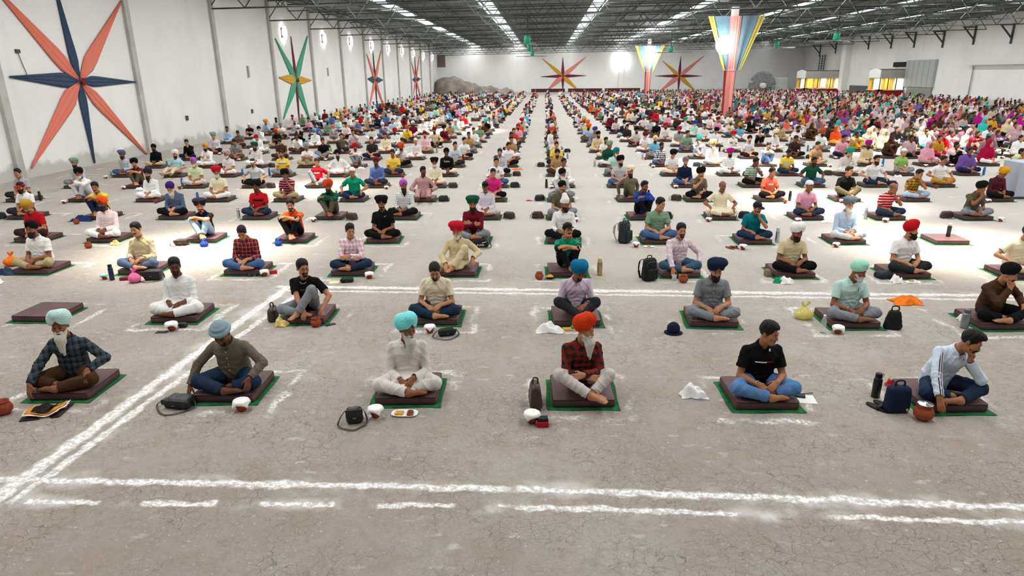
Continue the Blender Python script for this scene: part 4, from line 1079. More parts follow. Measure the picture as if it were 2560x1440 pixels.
def build_background():
    # stalls: find their place from where they meet the hall floor
    for (ur, ul, uf, vs, lab, sd) in ((2108, 2012, 1991, (238, 222, 195, 178, 174), 'red fronted stall with yellow interior, farther from the camera', 1), (2262, 2199, 2171, (241, 226, 195, 175, 170), 'red fronted stall with yellow interior, beside the grey shutter', 2)):
        y0 = on_x(ur, 210, XR)[1]; x0 = on_y(ul, 210, y0)[0]; y1 = on_x(uf, 210, x0)[1]; um = (ur + ul) / 2
        stall(x0, XR - .02, y0, min(y1, far_y(x0) - .3), [max(.05, on_y(um, v, y0)[2]) for v in vs], lab, sd)
    gm, t, b_, _ = nt('ridged_panel'); N = NT(t); S = N.n('ShaderNodeSeparateXYZ'); N.l(N.coord(), S.inputs[0]); f = N.math('SINE', N.math('MULTIPLY', S.outputs[1], 5.2))
    N.l(N.mix(N.ramp(f, .9, 1.), srgb('a9aeab'), srgb('858a87')), b_.inputs['Base Color']); b_.inputs['Roughness'].default_value = .5
    def wallbox(name, u0, u1, v0, v1, depth, mat, lab, cat):
        xf = XR - depth; p0 = on_x((u0 + u1) / 2, v0, xf); p1 = on_x((u0 + u1) / 2, v1, xf); ya, yb = on_x(u1, (v0 + v1) / 2, xf)[1], on_x(u0, (v0 + v1) / 2, xf)[1]
        m = MB(); m.box((xf, ya, max(0.0, p1[2])), (XR - .01, yb, p0[2])); o = m.build(name, mat); tag(o, lab, cat); return o
    wallbox('metal_screen', 2262, 2335, 150, 218, .25, gm, 'tall pale grey ridged metal screen beside the nearer stall', 'screen')
    wallbox('metal_shutter', 2264, 2325, 219, 247, .2, plain('shutter', '8d8d8a', .5), 'lower grey metal shutter under the ridged screen', 'shutter')
    wallbox('dark_doorway', 2122, 2165, 214, 240, .15, plain('doorway', '565c5e', .7), 'dark metal doorway between the two stalls', 'doorway')
    wallbox('wall_ledge', 2412, 2610, 150, 161, .7, plain('ledge', 'dedcd7', .8), 'long white concrete ledge high on the side wall', 'ledge')
    wallbox('window_slot', 2233, 2268, 155, 167, .12, plain('slot', '20201f', .7), 'narrow dark window slot above the nearer stall', 'window')
    p0, p1 = on_x(2434, 166, XR - .15), on_x(2419, 242, XR - .15); m = MB(); m.bar(tuple(p0), (p0[0], p1[1], .02), .06, 8); tag(m.build('drain_pipe', plain('pipe', 'a3a29d', .6), None, True), 'thin grey drain pipe running down under the white ledge', 'pipe')
    # steel ladder above the farther stall
    xl = XR - .4; pa, pb = on_x(2052, 176, xl), on_x(2068, 136, xl); root = empty('ladder', (xl, pa[1], pa[2]), 0, 'dark steel ladder standing above the farther stall', 'ladder'); H = pb[2] - pa[2]
    for s in (-1.1, 0, 1.1): m = MB(); m.bar((0, s, 0), (0, s, H), .07); m.build('rail', sm_dark(), root)
    for k in range(6): m = MB(); m.bar((0, -1.1, .3 + k * H / 6.5), (0, 1.1, .3 + k * H / 6.5), .05); m.build('rung', sm_dark(), root)
    # rolled mat and box by the far wall
    p = on_floor(1904, 240); y = 112.0; c = on_y(1904, 222, y); R = 1.2
    root = empty('rolled_matting', (c[0], y, R), 0, 'large coil of grey rolled matting by the far wall', 'roll')
    m = MB(); n = 40
    for k in range(3): m.tube([((R - .24 * k - .12) * math.cos(t), 0, (R - .24 * k - .12) * math.sin(t)) for t in np.linspace(0, 2 * math.pi, n)], .10, 8, flat=1.0)
    m.build('coil', varied('matting', '77797a', .9, .2, 3.), root, True); m = MB(); m.lathe([(0, -.6), (R - .80, -.6), (R - .80, .9), (0, .9)], 20); o = m.build('core', plain('core', 'c9c7c3', .9), root, True); o.rotation_euler = (math.pi / 2, 0, 0)
    c = on_y(1938, 222, 114.0); m = MB(); m.box((c[0] - 1.5, 113.2, 0), (c[0] + 1.5, 115, 2.3)); o = m.build('storage_box', varied('grey_box', 'a6a8a7', .7, .06, 1.)); bevel_mod(o, .05); tag(o, 'plain grey storage box beside the rolled matting', 'box')
    # heap of soil at the far left corner
    G = Grid((-18, 106, -.6), (-4, 118, 4.2), .22); G.ell((-15.6, 113.6, 0), (2.6, 2.6, 2.9), k=.4); G.ell((-14.0, 114.0, 0), (2.4, 2.3, 2.6), k=.9); G.ell((-11.5, 114.2, 0), (3.2, 2.4, 1.5), k=1.); G.ell((-7.8, 114.6, 0), (3.0, 2.2, 1.0), k=1.)
    G.wrinkle(.12, lambda x, y, z: np.sin(2.1 * x + 1.3 * y) + .5 * np.sin(4.7 * x - 3 * z), .4); G.clip(lambda x, y, z: np.maximum(-z + .0 * x, XL + .05 - x)); v, q = G.net()
    o = obj('soil_heap', mesh_np('soil_heap', v, q), None, varied('soil', '8b857a', .95, .2, .8, .5, 4.)); tag(o, 'grey brown heap of soil against the far wall corner', 'soil', kind='stuff')
    # louvred vent
    c = on_y(1104, 153, far_y(-15.8)); root = empty('wall_vent', (c[0], far_y(c[0]) - .06, c[2]), .2, 'brown louvred vent high on the far wall', 'vent'); m = MB(); m.box((-.62, -.06, -.92), (.62, .02, .92)); m.build('vent_frame', plain('vent', '6c605a', .8), root)
    for k in range(9): m = MB(); m.box((-.55, -.10, -.85 + k * .19), (.55, -.05, -.75 + k * .19)); m.build('slat', plain('vent_slat', '85786f', .8), root)
    # long maroon benches under the first far star
    for i, (u0, u1) in enumerate(((1328, 1412), (1420, 1505), (1512, 1600))):
        y = 113.5; a, b = on_y(u0, 238, y)[0], on_y(u1, 238, y)[0]; root = empty('bench', ((a + b) / 2, y, 0), 0, ('first', 'second', 'third')[i] + ' from left of the long maroon benches by the far wall', 'bench', 'maroon benches'); w = (b - a) / 2
        m = MB(); m.box((-w, -.25, .42), (w, .25, .50)); m.build('seat', plain('bench_maroon', '5a2028', .6), root); m = MB(); m.box((-w, .2, .5), (w, .27, .95)); m.build('backrest', plain('bench_maroon', '5a2028', .6), root)
        for s in (-.8, 0, .8): m = MB(); m.box((w * s - .03, -.2, 0), (w * s + .03, .2, .42)); m.build('leg', sm_dark(), root)
    # pale blue panel at the edge of the seating
    p = on_floor(2556, 500); root = empty('cooler', (p[0] + .05, p[1] + .45, 0), 0, 'pale blue grey panel box standing at the right edge of the hall view', 'box')
    m = MB(); m.box((-.22, -.35, .06), (.6, .35, .95)); o = m.build('casing', varied('pale_blue', 'b3bcc9', .5, .04, 2.), root); bevel_mod(o, .02)
    m = MB(); m.box((-.2, -.33, 0), (.58, .33, .06)); m.build('plinth', plain('plinth', '4b4d52', .7), root)
    # switch boxes and small fittings on the side wall
    for i, (u, v, lab) in enumerate(((468, 295, 'small dark socket box below the second and third pilasters'), (631, 278, 'small dark socket box right of the third pilaster'), (621, 179, 'small grey bracket high between third and fourth pilasters'), (820, 180, 'small grey bracket high after the green star'))):
        p = on_x(u, v, XL + .04); m = MB(); w = .09 if i < 2 else .10; h = .11 if i < 2 else .32
        m.box((XL + .001, p[1] - w, p[2] - h), (XL + .07, p[1] + w, p[2] + h)); tag(m.build('wall_fitting', plain('fitting', '4a4a48' if i < 2 else '9c9d9a', .6)), lab + ' on the side wall', 'fitting')
    p = on_x(44, 128, XL + .03); m = MB(); m.tube([(XL + .03, p[1], p[2] - .05), (XL + .04, p[1] + .05, p[2] - .3), (XL + .03, p[1] + .12, p[2] - .5), (XL + .04, p[1] + .18, p[2] - .75)], .012, 5); m.box((XL + .001, p[1] - .09, p[2] - .06), (XL + .06, p[1] + .09, p[2] + .06)); tag(m.build('wall_bracket', sm_dark()), 'small dark bracket with dangling wire beside the largest star', 'bracket')
# ------------------------------------------------------------------ who sits where
PAL.update(gunmetal='454f57', ink='23282d', steel='6a767f', brick='82291a', denim='5d86b8', washed='9db8d0', sand='d9c7a0', offwhite='e4dcd6')
WORD.update(gunmetal='dark grey', ink='black', steel='grey', brick='red', denim='blue denim', washed='pale denim', offwhite='off white')
ORD = ['first', 'second', 'third', 'fourth', 'fifth', 'sixth', 'seventh', 'eighth', 'ninth', 'tenth', 'eleventh', 'twelfth', 'thirteenth', 'fourteenth', 'fifteenth', 'sixteenth', 'seventeenth', 'eighteenth', 'nineteenth', 'twentieth',
       'twenty-first', 'twenty-second', 'twenty-third', 'twenty-fourth', 'twenty-fifth', 'twenty-sixth', 'twenty-seventh', 'twenty-eighth', 'twenty-ninth', 'thirtieth', 'thirty-first', 'thirty-second', 'thirty-third', 'thirty-fourth', 'thirty-fifth', 'thirty-sixth',
       'thirty-seventh', 'thirty-eighth', 'thirty-ninth', 'fortieth']
CUSH_H = .088
def x_at(u, y, z=.45):
    a, b = -60.0, 80.0
    for _ in range(50):
        c = (a + b) / 2
        if project((c, y, z))[0] < u: a = c
        else: b = c
    return a
def seat_y(r): return GY0 + r * GR + .36

POSES = dict(
    A0=dict(head=(2, 5, 0), arms=('lap', 'lap')), A1=dict(head=(24, 5, 0), arms=('lap2', 'lap2'), frontleg=1), A2=dict(head=(40, 8, 0), arms=('lap2', 'lap2'), lean=12), A3=dict(head=(6, 30, 0), arms=('lap', 'lap'), lean=16),
    E=dict(head=(8, 10, 0), arms=('fold', 'fold'), lean=10), D=dict(head=(20, 6, 0), arms=('kneefold', 'kneefold'), legs='upx', lean=16), C=dict(head=(26, 12, 0), arms=('chin', 'lap'), lean=20),
    C2=dict(head=(34, 10, 0), arms=('lap', 'chin'), lean=20, frontleg=1), K=dict(head=(10, 4, 0), arms=('knee', 'knee')), L=dict(head=(16, 4, 0), arms=('back', 'back'), legs='half', lean=-12), T=dict(head=(-8, 8, 0), arms=('thigh', 'down')),
    S=dict(head=(32, 3, 0), arms=('lap2', 'lap2'), legs='shin', lean=10), X=dict(head=(22, 6, 0), arms=('thigh', 'thigh'), legs='out', lean=-2),
)
WPOSES = dict(W0=dict(head=(18, 5, 0), arms=('lap', 'lap')), W1=dict(head=(30, 3, 0), arms=('kneefold', 'kneefold'), legs='upx', lean=14), W2=dict(head=(10, 8, 0), arms=('lap2', 'lap2'), lean=10))

# rows from the fourth on: (seat on photo, headwear/beard, top, trousers, pose)
ROWS = {
4: """85 t.mustard/s red.s darkbrown A3|265 t.orange/b palepink.l white A0|508 t.black/s black.s washed D|733 h/s orange.s black D|957 t.black/s black.s black A0|1183 t.darkgreen/b maroon.l grey E|1409 w.white/b white.l black A2
|1645 h sage.s jeans A2|1885 c.navy/s teal.s darkjeans C|2116 t.steel/W lightblue.l lightgrey A0""",
5: """60 c.red/b white.s charcoal A0|248 h/m yellow.s navy D|436 t.purple/W slate.l black A3|645 t.black/s red.s darkjeans A0|825 t.rust/b darkgreen.l olive D|1010 t.orchid/B white.l~check-grey black A1|1214 c.black lightlilac.k stone A0
|1404 t.black/s olive.s grey A1|1606 h/s royal.l black D|1803 x/m cream.ks cream K|2018 k.white pink.s darkjeans A1|2220 x red.s~hoop-white darkjeans C|2438 t.black olive.s grey C2""",
6: """52 h/m lightgrey.s~check-grey charcoal A0|207 t.black/G white.l lightgrey D|375 t.charcoal/B white.k white A0|545 t.red/G cream.ks white A1|718 t.black maroon.s~hoop-pink khaki C|883 k.white green.s darkjeans K|1058 h/s rose.k rose X|1233 h hotpink.s black A0
|1402 t.black/W lightgrey.l grey C2|1576 t.cream/B taupe.l olive L|1746 t.black/s taupe.s black C2|1926 h coral.s black A1|2116 h black.s olive S|2286 h brown.s~plaid-mustard washed C|2494 t.gold charcoal.l~plaid-maroon black A3""",
7: """192 t.sage/b lightgrey.l grey A0|342 t.black/s maroon.s olive D|488 t.orchid/G palelime.ks stone A0|635 c.white/s lightgrey.s black K|791 h red.s grey L|942 t.maroon/s slateblue.l charcoal A0|1087 t.black/G cream.k cream A0|1241 h white.s jeans A0
|1408 h white.l white A1|1549 t.black/b white.s~stripe-charcoal jeans A1|1712 t.mauve/s navy.l jeans A0|1882 h/m sage.s~hoop-white black C|2031 h/b darkgreen.s jeans K|2186 h/b white.s darkjeans K|2353 h/m white.s mustard K|2536 D.palelime palelime.l white W0""",
8: """310 t.slate/b lightgrey.l jeans A0|438 t.white/b palemint.s~check-skyblue beige X|570 t.pinkgrey/G offwhite.ks white A0|706 h/s yellow.s grey A0|846 t.black/B white.k white K|983 h yellow.s darkjeans A0|1117 t.black black.l cream A0|1250 h/s lightgrey.l black A0
|1393 t.navy/b tan.s brown A0|1538 t.teal/W palemint.s grey A2|1680 t.black white.s cream A3|1823 t.magenta/b white.k white A0|1968 h yellow.s darkjeans A2|2116 t.emerald offwhite.k white C|2255 k.white lime.s grey A1|2418 U.violet violet.l navy W2|2546 U.mustard mustard.l cream W1""",
9: """388 t.black/b black.l beige A0|517 t.gold/b white.k white E|640 t.darkgreen/b offwhite.k white A0|768 t.greyblue/s white.s khaki E|890 t.red/s palepink.l grey D|1004 t.orange/b white.s black C2|1138 h paleblue.s~check-grey charcoal A1|1271 h white.s black A1
|1391 h yellow.s darkbrown A0|1521 t.sage darkgreen.l white A2|1652 h/s white.l~plaid-navy jeans A1|1781 t.paleyellow/W white.k grey A0|1917 h/s lightblue.s jeans D|2041 h tan.s khaki A1|2168 t.magenta/b sand.k sand A0|2320 D.pink pink.l rose W0|2385 U.palepink black.s black W1|2470 D.crimson crimson.l white W0""",
10: """472 h black.l navy C|590 h grey.s olive A3|703 h brown.s brown A3|808 h black.s grey S|930 h charcoal.s navy A0|1040 k.palepink offwhite.k white A0|1160 h white.s black A2|1278 h tan.s white A1|1388 h cream.s brown A0|1513 h/b white.s cream A2
|1637 t.paleyellow/b skyblue.s grey A0|1745 t.turquoise/W white.k lightgrey D|1872 t.black/s lightgrey.s black A0|1987 h darkbrown.s black A1|2105 h pink.l navy A2|2226 D.brown brown.l brown W1|2345 U.mustard crimson.l crimson W0|2466 U.mauve mauve.l mauve W2|2548 U.white white.l white W0""",
11: """536 t.greyblue lightlilac.l charcoal A0|645 t.crimson white.k white A3|744 h/m white.l brown C|853 h olive.s charcoal L|964 h cream.k cream A0|1063 t.maroon/s pink.l~check-white khaki A0|1172 h tan.s grey A1|1278 h/s white.s darkjeans A1|1386 t.brown lightlilac.l grey A1
|1494 t.black/b sand.k sand A2|1612 t.maroon/G white.s white A3|1717 h sage.s jeans A1|1832 t.red/G white.k white E|1935 t.cream/W white.k white A2|2053 t.rust/b white.l grey A1|2140 U.tan mustard.l mustard W1|2210 D.palelime palelime.l palelime W0|2283 U.black darkbrown.l black W0|2376 U.rose pink.l pink W1|2420 D.stone sand.l sand W0|2489 U.violet lightlilac.l black W1""",
12: """598 h taupe.s brown A3|692 t.orange/b black.s khaki E|788 t.skyblue/W white.k white A0|884 h lightlilac.s grey C|988 t.red/b white.k jeans A0|1087 t.maroon/b sand.l black T|1184 h white.l grey A1|1284 h rust.s charcoal A1|1380 t.rust white.l grey A0
|1486 t.royal grey.l grey A2|1590 t.black/b stone.s charcoal A1|1697 t.crimson/b lightgrey.s~check-black white A0|1788 t.black white.k white A3|1898 h white.s black D|1991 h/b white.s grey A2|2090 D.rust gold.l mustard W0|2180 D.palelime lime.l lime W0|2240 U.black white.s navy W0|2302 D.white white.l white W1|2360 U.crimson maroon.l maroon W0|2410 U.pink pink.l pink W1|2470 U.white lightlilac.l pink W2|2545 D.pinkgrey mauve.l mauve W0""",
}

MEN_TOPS = 'white white white white offwhite offwhite cream palepink stone lightgrey grey khaki tan brown black charcoal navy slateblue lightblue skyblue maroon red orange yellow pink lilac olive sage palemint'.split()
MEN_HEAD = ['t.black', 't.navy', 't.white', 't.orange', 't.red', 't.maroon', 't.crimson', 't.skyblue', 't.royal', 't.turquoise', 't.pink', 't.greyblue', 't.cream', 't.gold', 't.emerald', 't.coral', 'k.white', 'h', 'h', 'h', 'h', 'h', 'h', 'h', 'h', 'c.black']
WOM = 'pink palepink rose pinkgrey maroon crimson white white white offwhite stone cream mauve lilac lightlilac sand mustard gold coral red magenta teal darkgreen lime olive brown black navy violet turquoise pinkgrey palepink salmon'.replace('salmon', 'coral').split()
PANTS = 'white white cream stone grey lightgrey khaki brown black black charcoal navy jeans darkjeans olive'.split()

def parse(s):
    u, hd, top, pants, pose = s.split()
    hk, _, beard = hd.partition('/'); hk, _, hc = hk.partition('.'); tc, _, pat = top.partition('~'); tc, _, sl = tc.partition('.')
    return dict(u=float(u), hk=hk, hc=hc, beard=beard, top=tc, sl=sl, pat=tuple(pat.split('-')) if pat else None, pants=pants, pose=pose)

def rand_person(r, col, x, rg):
    woman = x > project_edge(r)
    if woman:
        c = rg.choice(WOM); c2 = c if rg.random() < .6 else rg.choice(WOM); return dict(hk=rg.choice('DUU'), hc=c2, beard='', top=c, sl='l', pat=None, pants=rg.choice([c, 'white', 'cream', 'black', c]), pose=rg.choice(['W0', 'W0', 'W1', 'W2']))
    hk, _, hc = rg.choice(MEN_HEAD).partition('.'); b = rg.choice(['b', 'b', 's', 'G', 'W', 's']) if hk == 't' else rg.choice(['', '', 's', 'm'])
    t = rg.choice(MEN_TOPS); sl = rg.choice(['l', 'l', 's', 'k']); p = rg.choice(PANTS) if sl != 'k' else t
    return dict(hk=hk, hc=hc, beard=b, top=t, sl=sl, pat=None, pants=p, pose=rg.choice(['A0', 'A0', 'A1', 'A1', 'A2', 'A3', 'E', 'D', 'C', 'K', 'S']))

def project_edge(r):      # x in the hall beyond which the women sit
    return 12.2 + max(0, (12 - r)) * .4

LIB = {}
LIB_H = .0088
def lib(pose, part, low=False):
    key = (pose, part)
    if key in LIB: return LIB[key]
    sp = dict(POSES.get(pose) or WPOSES[pose]); sp['seed'] = sum(map(ord, pose)); h = LIB_H
    if ('F', pose) not in LIB: LIB[('F', pose)] = skeleton(sp)
    F = LIB[('F', pose)]
    if part == 'F': return F
    if sp.get('legs') == 'out': sp['lo'] = (-.60, -1.0, -.095)
    if part == 'body': G, v, q, fm = build_body(F, sp, h); me = mesh_np('body', v, q, (skin(0).mat, lipmat(), plain('eye_dark', '1a100c', .2)), fm)
    elif part in ('l', 's', 'k', 'ks'):
        G, v, q = build_shirt(F, sp, h, 's' if part.endswith('s') else 'l', part[0] == 'k', sp['seed']); LIB[(pose, 'G' + part)] = G; me = mesh_np('shirt', v, q)
        G.a = G.a.astype(np.float16) if part in () else G.a
    elif part == 'legs': v, q = build_trousers(F, sp, h, sp['seed']); me = mesh_np('trousers', v, q)
    elif part == 'hood': v, q = build_shawl(F, sp, h, True, 3); me = mesh_np('shawl', v, q)
    elif part == 'drape': v, q = build_shawl(F, sp, h, False, 5); me = mesh_np('shawl', v, q)
    LIB[key] = me; return me

def lib_person(d, root, rg, eyes=True):
    F = lib(d['pose'], 'F'); sk = d.get('skin', rg.choice([0, 0, 1, 1, 2, 2, 3, 4]))
    obj('body', lib(d['pose'], 'body'), root, skin(sk))
    top = cloth(d['top'], d['pat'] and tuple(d['pat'])); M = mat4(F.Rh, F.Hc)
    obj('trousers', lib(d['pose'], 'legs'), root, cloth(d['pants']))
    if d['hk'] in 'DU':
        obj('kurta', lib(d['pose'], 'k'), root, top)
        if d['hk'] == 'D': obj('shawl', lib(d['pose'], 'hood'), root, cloth(d['hc']))
        else:
            obj('shawl', lib(d['pose'], 'drape'), root, cloth(d['hc'])); o = obj('hair', headmesh('hair3', False), root, hairmat('black')); o.matrix_local = M
        hd = None
    else:
        obj('kurta' if d['sl'][0] == 'k' else 'shirt', lib(d['pose'], d['sl']), root, top)
        tk = rg.choice([0, 0, 1, 3]); hk, hc = d['hk'], d['hc']
        bcol = 'white' if d['beard'] in ('W', 'G') else 'black'
        if hk == 'h': hd, tk = ('h', 'black'), rg.choice([0, 1])
        elif hk == 'x': hd, tk = ('h', 'salt'), 2
        else: hd = (hk, hc)
        head_parts_lib(root, F, hd, d['beard'], bcol, tk)
    if eyes:
        for s in (1, -1):
            o = obj('eye', HEADMESH[('eye', s)], root); o.matrix_local = M; o = obj('eyebrow', HEADMESH[('brow', s)], root, hairmat('black')); o.matrix_local = M
    return F

def head_parts_lib(root, F, hd, beard, bcol, tk):
    head_parts(root, F, hd, beard, bcol, False, 0, tk)

def person_words(d):
    hk, hc = d['hk'], d['hc']; nm = dict(t='turban', c='cap', k='headcloth', w='tall cap')
    top = W(d['top']) + (' ' + {'plaid': 'plaid', 'check': 'checked', 'stripe': 'striped', 'hoop': 'banded', 'print': 'printed'}[d['pat'][0]] if d['pat'] else '') + (' kurta' if d['sl'][0] == 'k' or hk in 'DU' else ' shirt')
    if hk in nm: return W(hc) + ' ' + nm[hk] + ' and ' + top
    if hk == 'D': return W(hc) + ' hooded shawl'
    if hk == 'U': return top + ' and ' + W(hc) + ' scarf'
    return top + ' and ' + W(d['pants']) + ' trousers'

# ---- cushions
def cushion_meshes():
    m = MB(); w, h, z0 = .318, .312, .007; n = 14
    G = Grid((-.37, -.37, -.02), (.37, .37, .12), .0105)
    def f(x, y, z):
        puff = .006 * np.cos(x * 4.2) * np.cos(y * 4.2); q0 = np.abs(x) - w + .016; q1 = np.abs(y) - h + .016; q2 = np.abs(z - (z0 + CUSH_H) / 2) - (CUSH_H - z0) / 2 + .016 - puff * .6
        return np.sqrt(np.maximum(q0, 0) ** 2 + np.maximum(q1, 0) ** 2 + np.maximum(q2, 0) ** 2) + np.minimum(np.maximum(np.maximum(q0, q1), q2), 0) - .016
    G.put((-.34, -.34, 0), (.34, .34, .1), f, 0); G.clip(lambda x, y, z: np.maximum(z - CUSH_H + .0005, z0 - z) + 0 * x + 0 * y); v, q = G.net(); pad = mesh_np('cushion', v, q)
    m = MB()
    for z in (z0 + .006, CUSH_H - .006):
        a, b, r = w - .002, h - .002, .03; pts = []
        for cx, cy, t0 in ((a - r, b - r, 0), (-a + r, b - r, 90), (-a + r, -b + r, 180), (a - r, -b + r, 270)):
            for k in range(5): t = math.radians(t0 + 22.5 * k); pts.append((cx + r * math.cos(t), cy + r * math.sin(t), z))
        m.tube(pts + [pts[0]], .0052, 6)
    pipe = m.mesh('piping', (), True)
    nx = 18; v = []; f = []; rr = random.Random(5)
    for j in range(nx + 1):
        for i in range(nx + 1):
            x, y = -.372 + .744 * i / nx, -.368 + .72 * j / nx; e = max(abs(x) / .372, abs(y) / .365)
            v.append((x + .006 * math.sin(9 * y), y + .006 * math.sin(11 * x), .003 + (.010 * max(0, math.sin(13 * x + 2) * math.sin(11 * y)) if e > .93 else 0)))
    for j in range(nx):
        for i in range(nx): a = j * (nx + 1) + i; f.append((a, a + 1, a + nx + 2, a + nx + 1))
    mat_ = mesh_py('mat', v, f, (), True)
    return pad, pipe, mat_
CUSH = None
def seat(x, y, rz, who, rg, pad_dx=0.0, shape=None):
    """a green mat with a brown cushion on it; who = words that tell whose it is"""
    global CUSH
    if CUSH is None: CUSH = cushion_meshes()
    brown = varied('brown_cover', '5e4142', .55, .10, 5.0, .25, 30., .35); dark = varied('piping', '3c2728', .6, .1, 5.); green = varied('green_cloth', '1f6b38', .85, .18, 12., .3, 60.)
    mo = bpy.data.objects.new('floor_mat', CUSH[2]); COL.objects.link(mo); mo.location = (x, y, .001); mo.rotation_euler = (0, 0, rz + rg.uniform(-.03, .03))
    if not CUSH[2].materials: CUSH[2].materials.append(green); CUSH[0].materials.append(brown); CUSH[1].materials.append(dark)
    tag(mo, 'green mat of ' + ' '.join(who.split()[:13]), 'mat', 'green cloth mats under the cushions')
    co = bpy.data.objects.new('floor_cushion', CUSH[0]); COL.objects.link(co); co.location = (x + pad_dx, y + .012, 0); co.rotation_euler = (0, 0, rz + rg.uniform(-.02, .02))
    po = bpy.data.objects.new('piping', CUSH[1]); link(po, co)
    tag(co, 'brown cushion of ' + ' '.join(who.split()[:13]), 'cushion', 'brown floor cushions'); return co

PLACED = []          # (row, x, y, words, root)
def trim_label(s):
    w = s.split(); return ' '.join(w[:16])

# ------------------------------------------------------------------ the three front rows, each figure modelled on its own
def FRONT():
    P = dict; C = cloth; F = []
    def add(row, u, rz, words, h=None, dx=0.0, **sp): F.append((row, u, rz, words, sp))
    # front row
    add(1, 168, .10, 'white turban and dark grey plaid shirt', head=(12, 2, 0), arms=('knee', 'front'), lean=10, girth=1.0, shirt=(C('gunmetal', ('plaid', 'ink', 'steel')), 'l'), trousers=C('brown'), hd=('t', 'palemint'), tk=0, beard='W', bcol='white', skin=2, baggy=1.05, frontleg=1)
    add(1, 574, .05, 'grey blue turban and taupe shirt, head bowed', head=(0, 38, 0), arms=(((.29, -.25, .155), (.9, .5, -.1), (-.1, -.6, -.75), (.5, -.6, .5), .5), ((.43, -.20, .05), (.9, .5, .1), (.05, -.6, -.7), (.6, -.5, .5), .5)), lean=17, girth=1.08, shirt=(C('taupe'), 'l'), trousers=C('darkjeans'), hd=('t', 'greyblue'), tk=2, beard='s', skin=3, baggy=1.1, frontleg=-1, ex='buttons')
    add(1, 1018, .12, 'aqua turban and off white kurta', head=(38, 6, 0), arms=('lap', 'lap'), lean=10, shirt=(C('offwhite'), 'l', True), trousers=C('offwhite'), hd=('t', 'aqua'), tk=0, beard='W', bcol='white', skin=2, baggy=1.05, ex='kurta')
    add(1, 1456, .10, 'red orange turban and red black plaid shirt', head=(48, 4, 0), arms=('foldlow', 'foldlow'), legs='shin', lean=9, shirt=(C('brick', ('plaid', 'ink', 'brick')), 'l'), trousers=C('stone'), hd=('t', 'redorange'), tk=0, beard='W', bcol='white', skin=1, ex='watch')
    add(1, 1906, .05, 'black shirt with white and red chest stripe', head=(42, 10, 0), arms=('lap2', 'lap2'), lean=12, girth=1.03, shirt=(C('black'), 's'), trousers=C('denim'), hd=('h', 'black'), tk=1, skin=0, ex='stripe', baggy=1.06)
    add(1, 2365, .16, 'pale blue shirt with striped sleeve, cheek on hand', head=(38, 24, 6), arms=('chin', 'front'), lean=22, side=13, shirt=(C('paleblue'), 'l'), trousers=C('darkjeans'), hd=('h', 'black'), tk=0, beard='s', skin=0, ex='sleeve', baggy=1.02, frontleg=1)
    # second row
    add(2, 446, .10, 'white kurta and glasses', head=(24, 4, 0), arms=('lap', 'lap'), lean=10, girth=1.1, shirt=(C('white'), 'l', True), trousers=C('white'), hd=('h', 'black'), tk=1, beard='s', skin=3, cuff=.62, ex='glasses', baggy=1.15, frontleg=1)
    add(2, 762, .12, 'black printed T-shirt and grey trousers', head=(34, 4, 0), arms=(((.28, -.24, .10), (.8, .5, .1), (.1, -.3, -.95), (.8, -.5, .1), .5), ((-.03, -.33, .10), (.9, .3, -.2), (.1, -.4, -.9), (-.2, -.9, .3), .7)), legs='half', frontleg=1, lean=14, shirt=(C('black'), 's'), tee=True, trousers=C('grey'), hd=('h', 'black'), tk=1, beard='s', skin=1, ex='ripc')
    add(2, 1090, .0, 'cream polo shirt, head bowed, hands clasped', head=(10, 28, 0), arms=('lap2', 'lap2'), lean=15, girth=1.04, shirt=(C('cream'), 's'), trousers=C('darkjeans'), hd=('h', 'black'), tk=0, beard='s', skin=1)
    add(2, 1440, .10, 'teal blue turban and lilac shirt', head=(20, 28, 0), arms=('lap2', 'lap2'), lean=16, legs='shin', shirt=(C('lilac'), 'l'), trousers=C('charcoal'), hd=('t', 'tealblue'), tk=0, beard='s', skin=2, cuff=.66, ex='buttons')
    add(2, 1782, -.08, 'navy turban and grey shirt', head=(10, 16, 0), arms=('lap2', 'lap2'), lean=12, shirt=(C('grey'), 's'), trousers=C('grey'), hd=('t', 'navy'), tk=1, beard='b', skin=1, ex='pocket')
    add(2, 2128, .04, 'mint turban and pale mint shirt', head=(42, 14, 0), arms=('lap2', 'lap2'), lean=14, girth=1.03, shirt=(C('palemint'), 's'), trousers=C('grey'), hd=('t', 'mint'), tk=3, beard='G', bcol='white', skin=2, ex='pen')
    add(2, 2496, .12, 'black turban and brown shirt, chin on hand', head=(38, 14, 0), arms=('knee', 'chin'), lean=20, side=-4, girth=1.08, shirt=(C('brown'), 'l'), trousers=C('black'), hd=('t', 'black'), tk=3, beard='s', skin=1, frontleg=1, ex='bangle')
    # third row
    add(3, 92, .0, 'white shirt and khaki trousers', head=(0, 2, 0), arms=('lap', 'lap'), lean=9, girth=1.08, shirt=(C('white'), 's'), trousers=C('khaki'), hd=('t', 'black'), tk=3, beard='b', skin=2)
    add(3, 352, .0, 'cream shirt and grey jeans', head=(-4, 4, -7), arms=('lap2', 'lap2'), lean=10, girth=1.1, shirt=(C('sand'), 'l'), trousers=C('slate'), hd=('h', 'black'), tk=1, beard='m', skin=4, cuff=.8, ex='buttons')
    add(3, 614, .04, 'red and white checked shirt', head=(10, 32, 0), arms=('lap', 'lap'), lean=15, shirt=(C('brick', ('plaid', 'maroon', 'white')), 'l'), trousers=C('jeans'), hd=('h', 'black'), tk=0, skin=1, cuff=.6)
    add(3, 878, .12, 'pink and white checked shirt', head=(24, 10, 0), arms=('foldlow', 'foldlow'), lean=12, shirt=(C('white', ('plaid', 'pink', 'slate')), 'l'), trousers=C('darkjeans'), hd=('h', 'black'), tk=0, skin=1, frontleg=1)
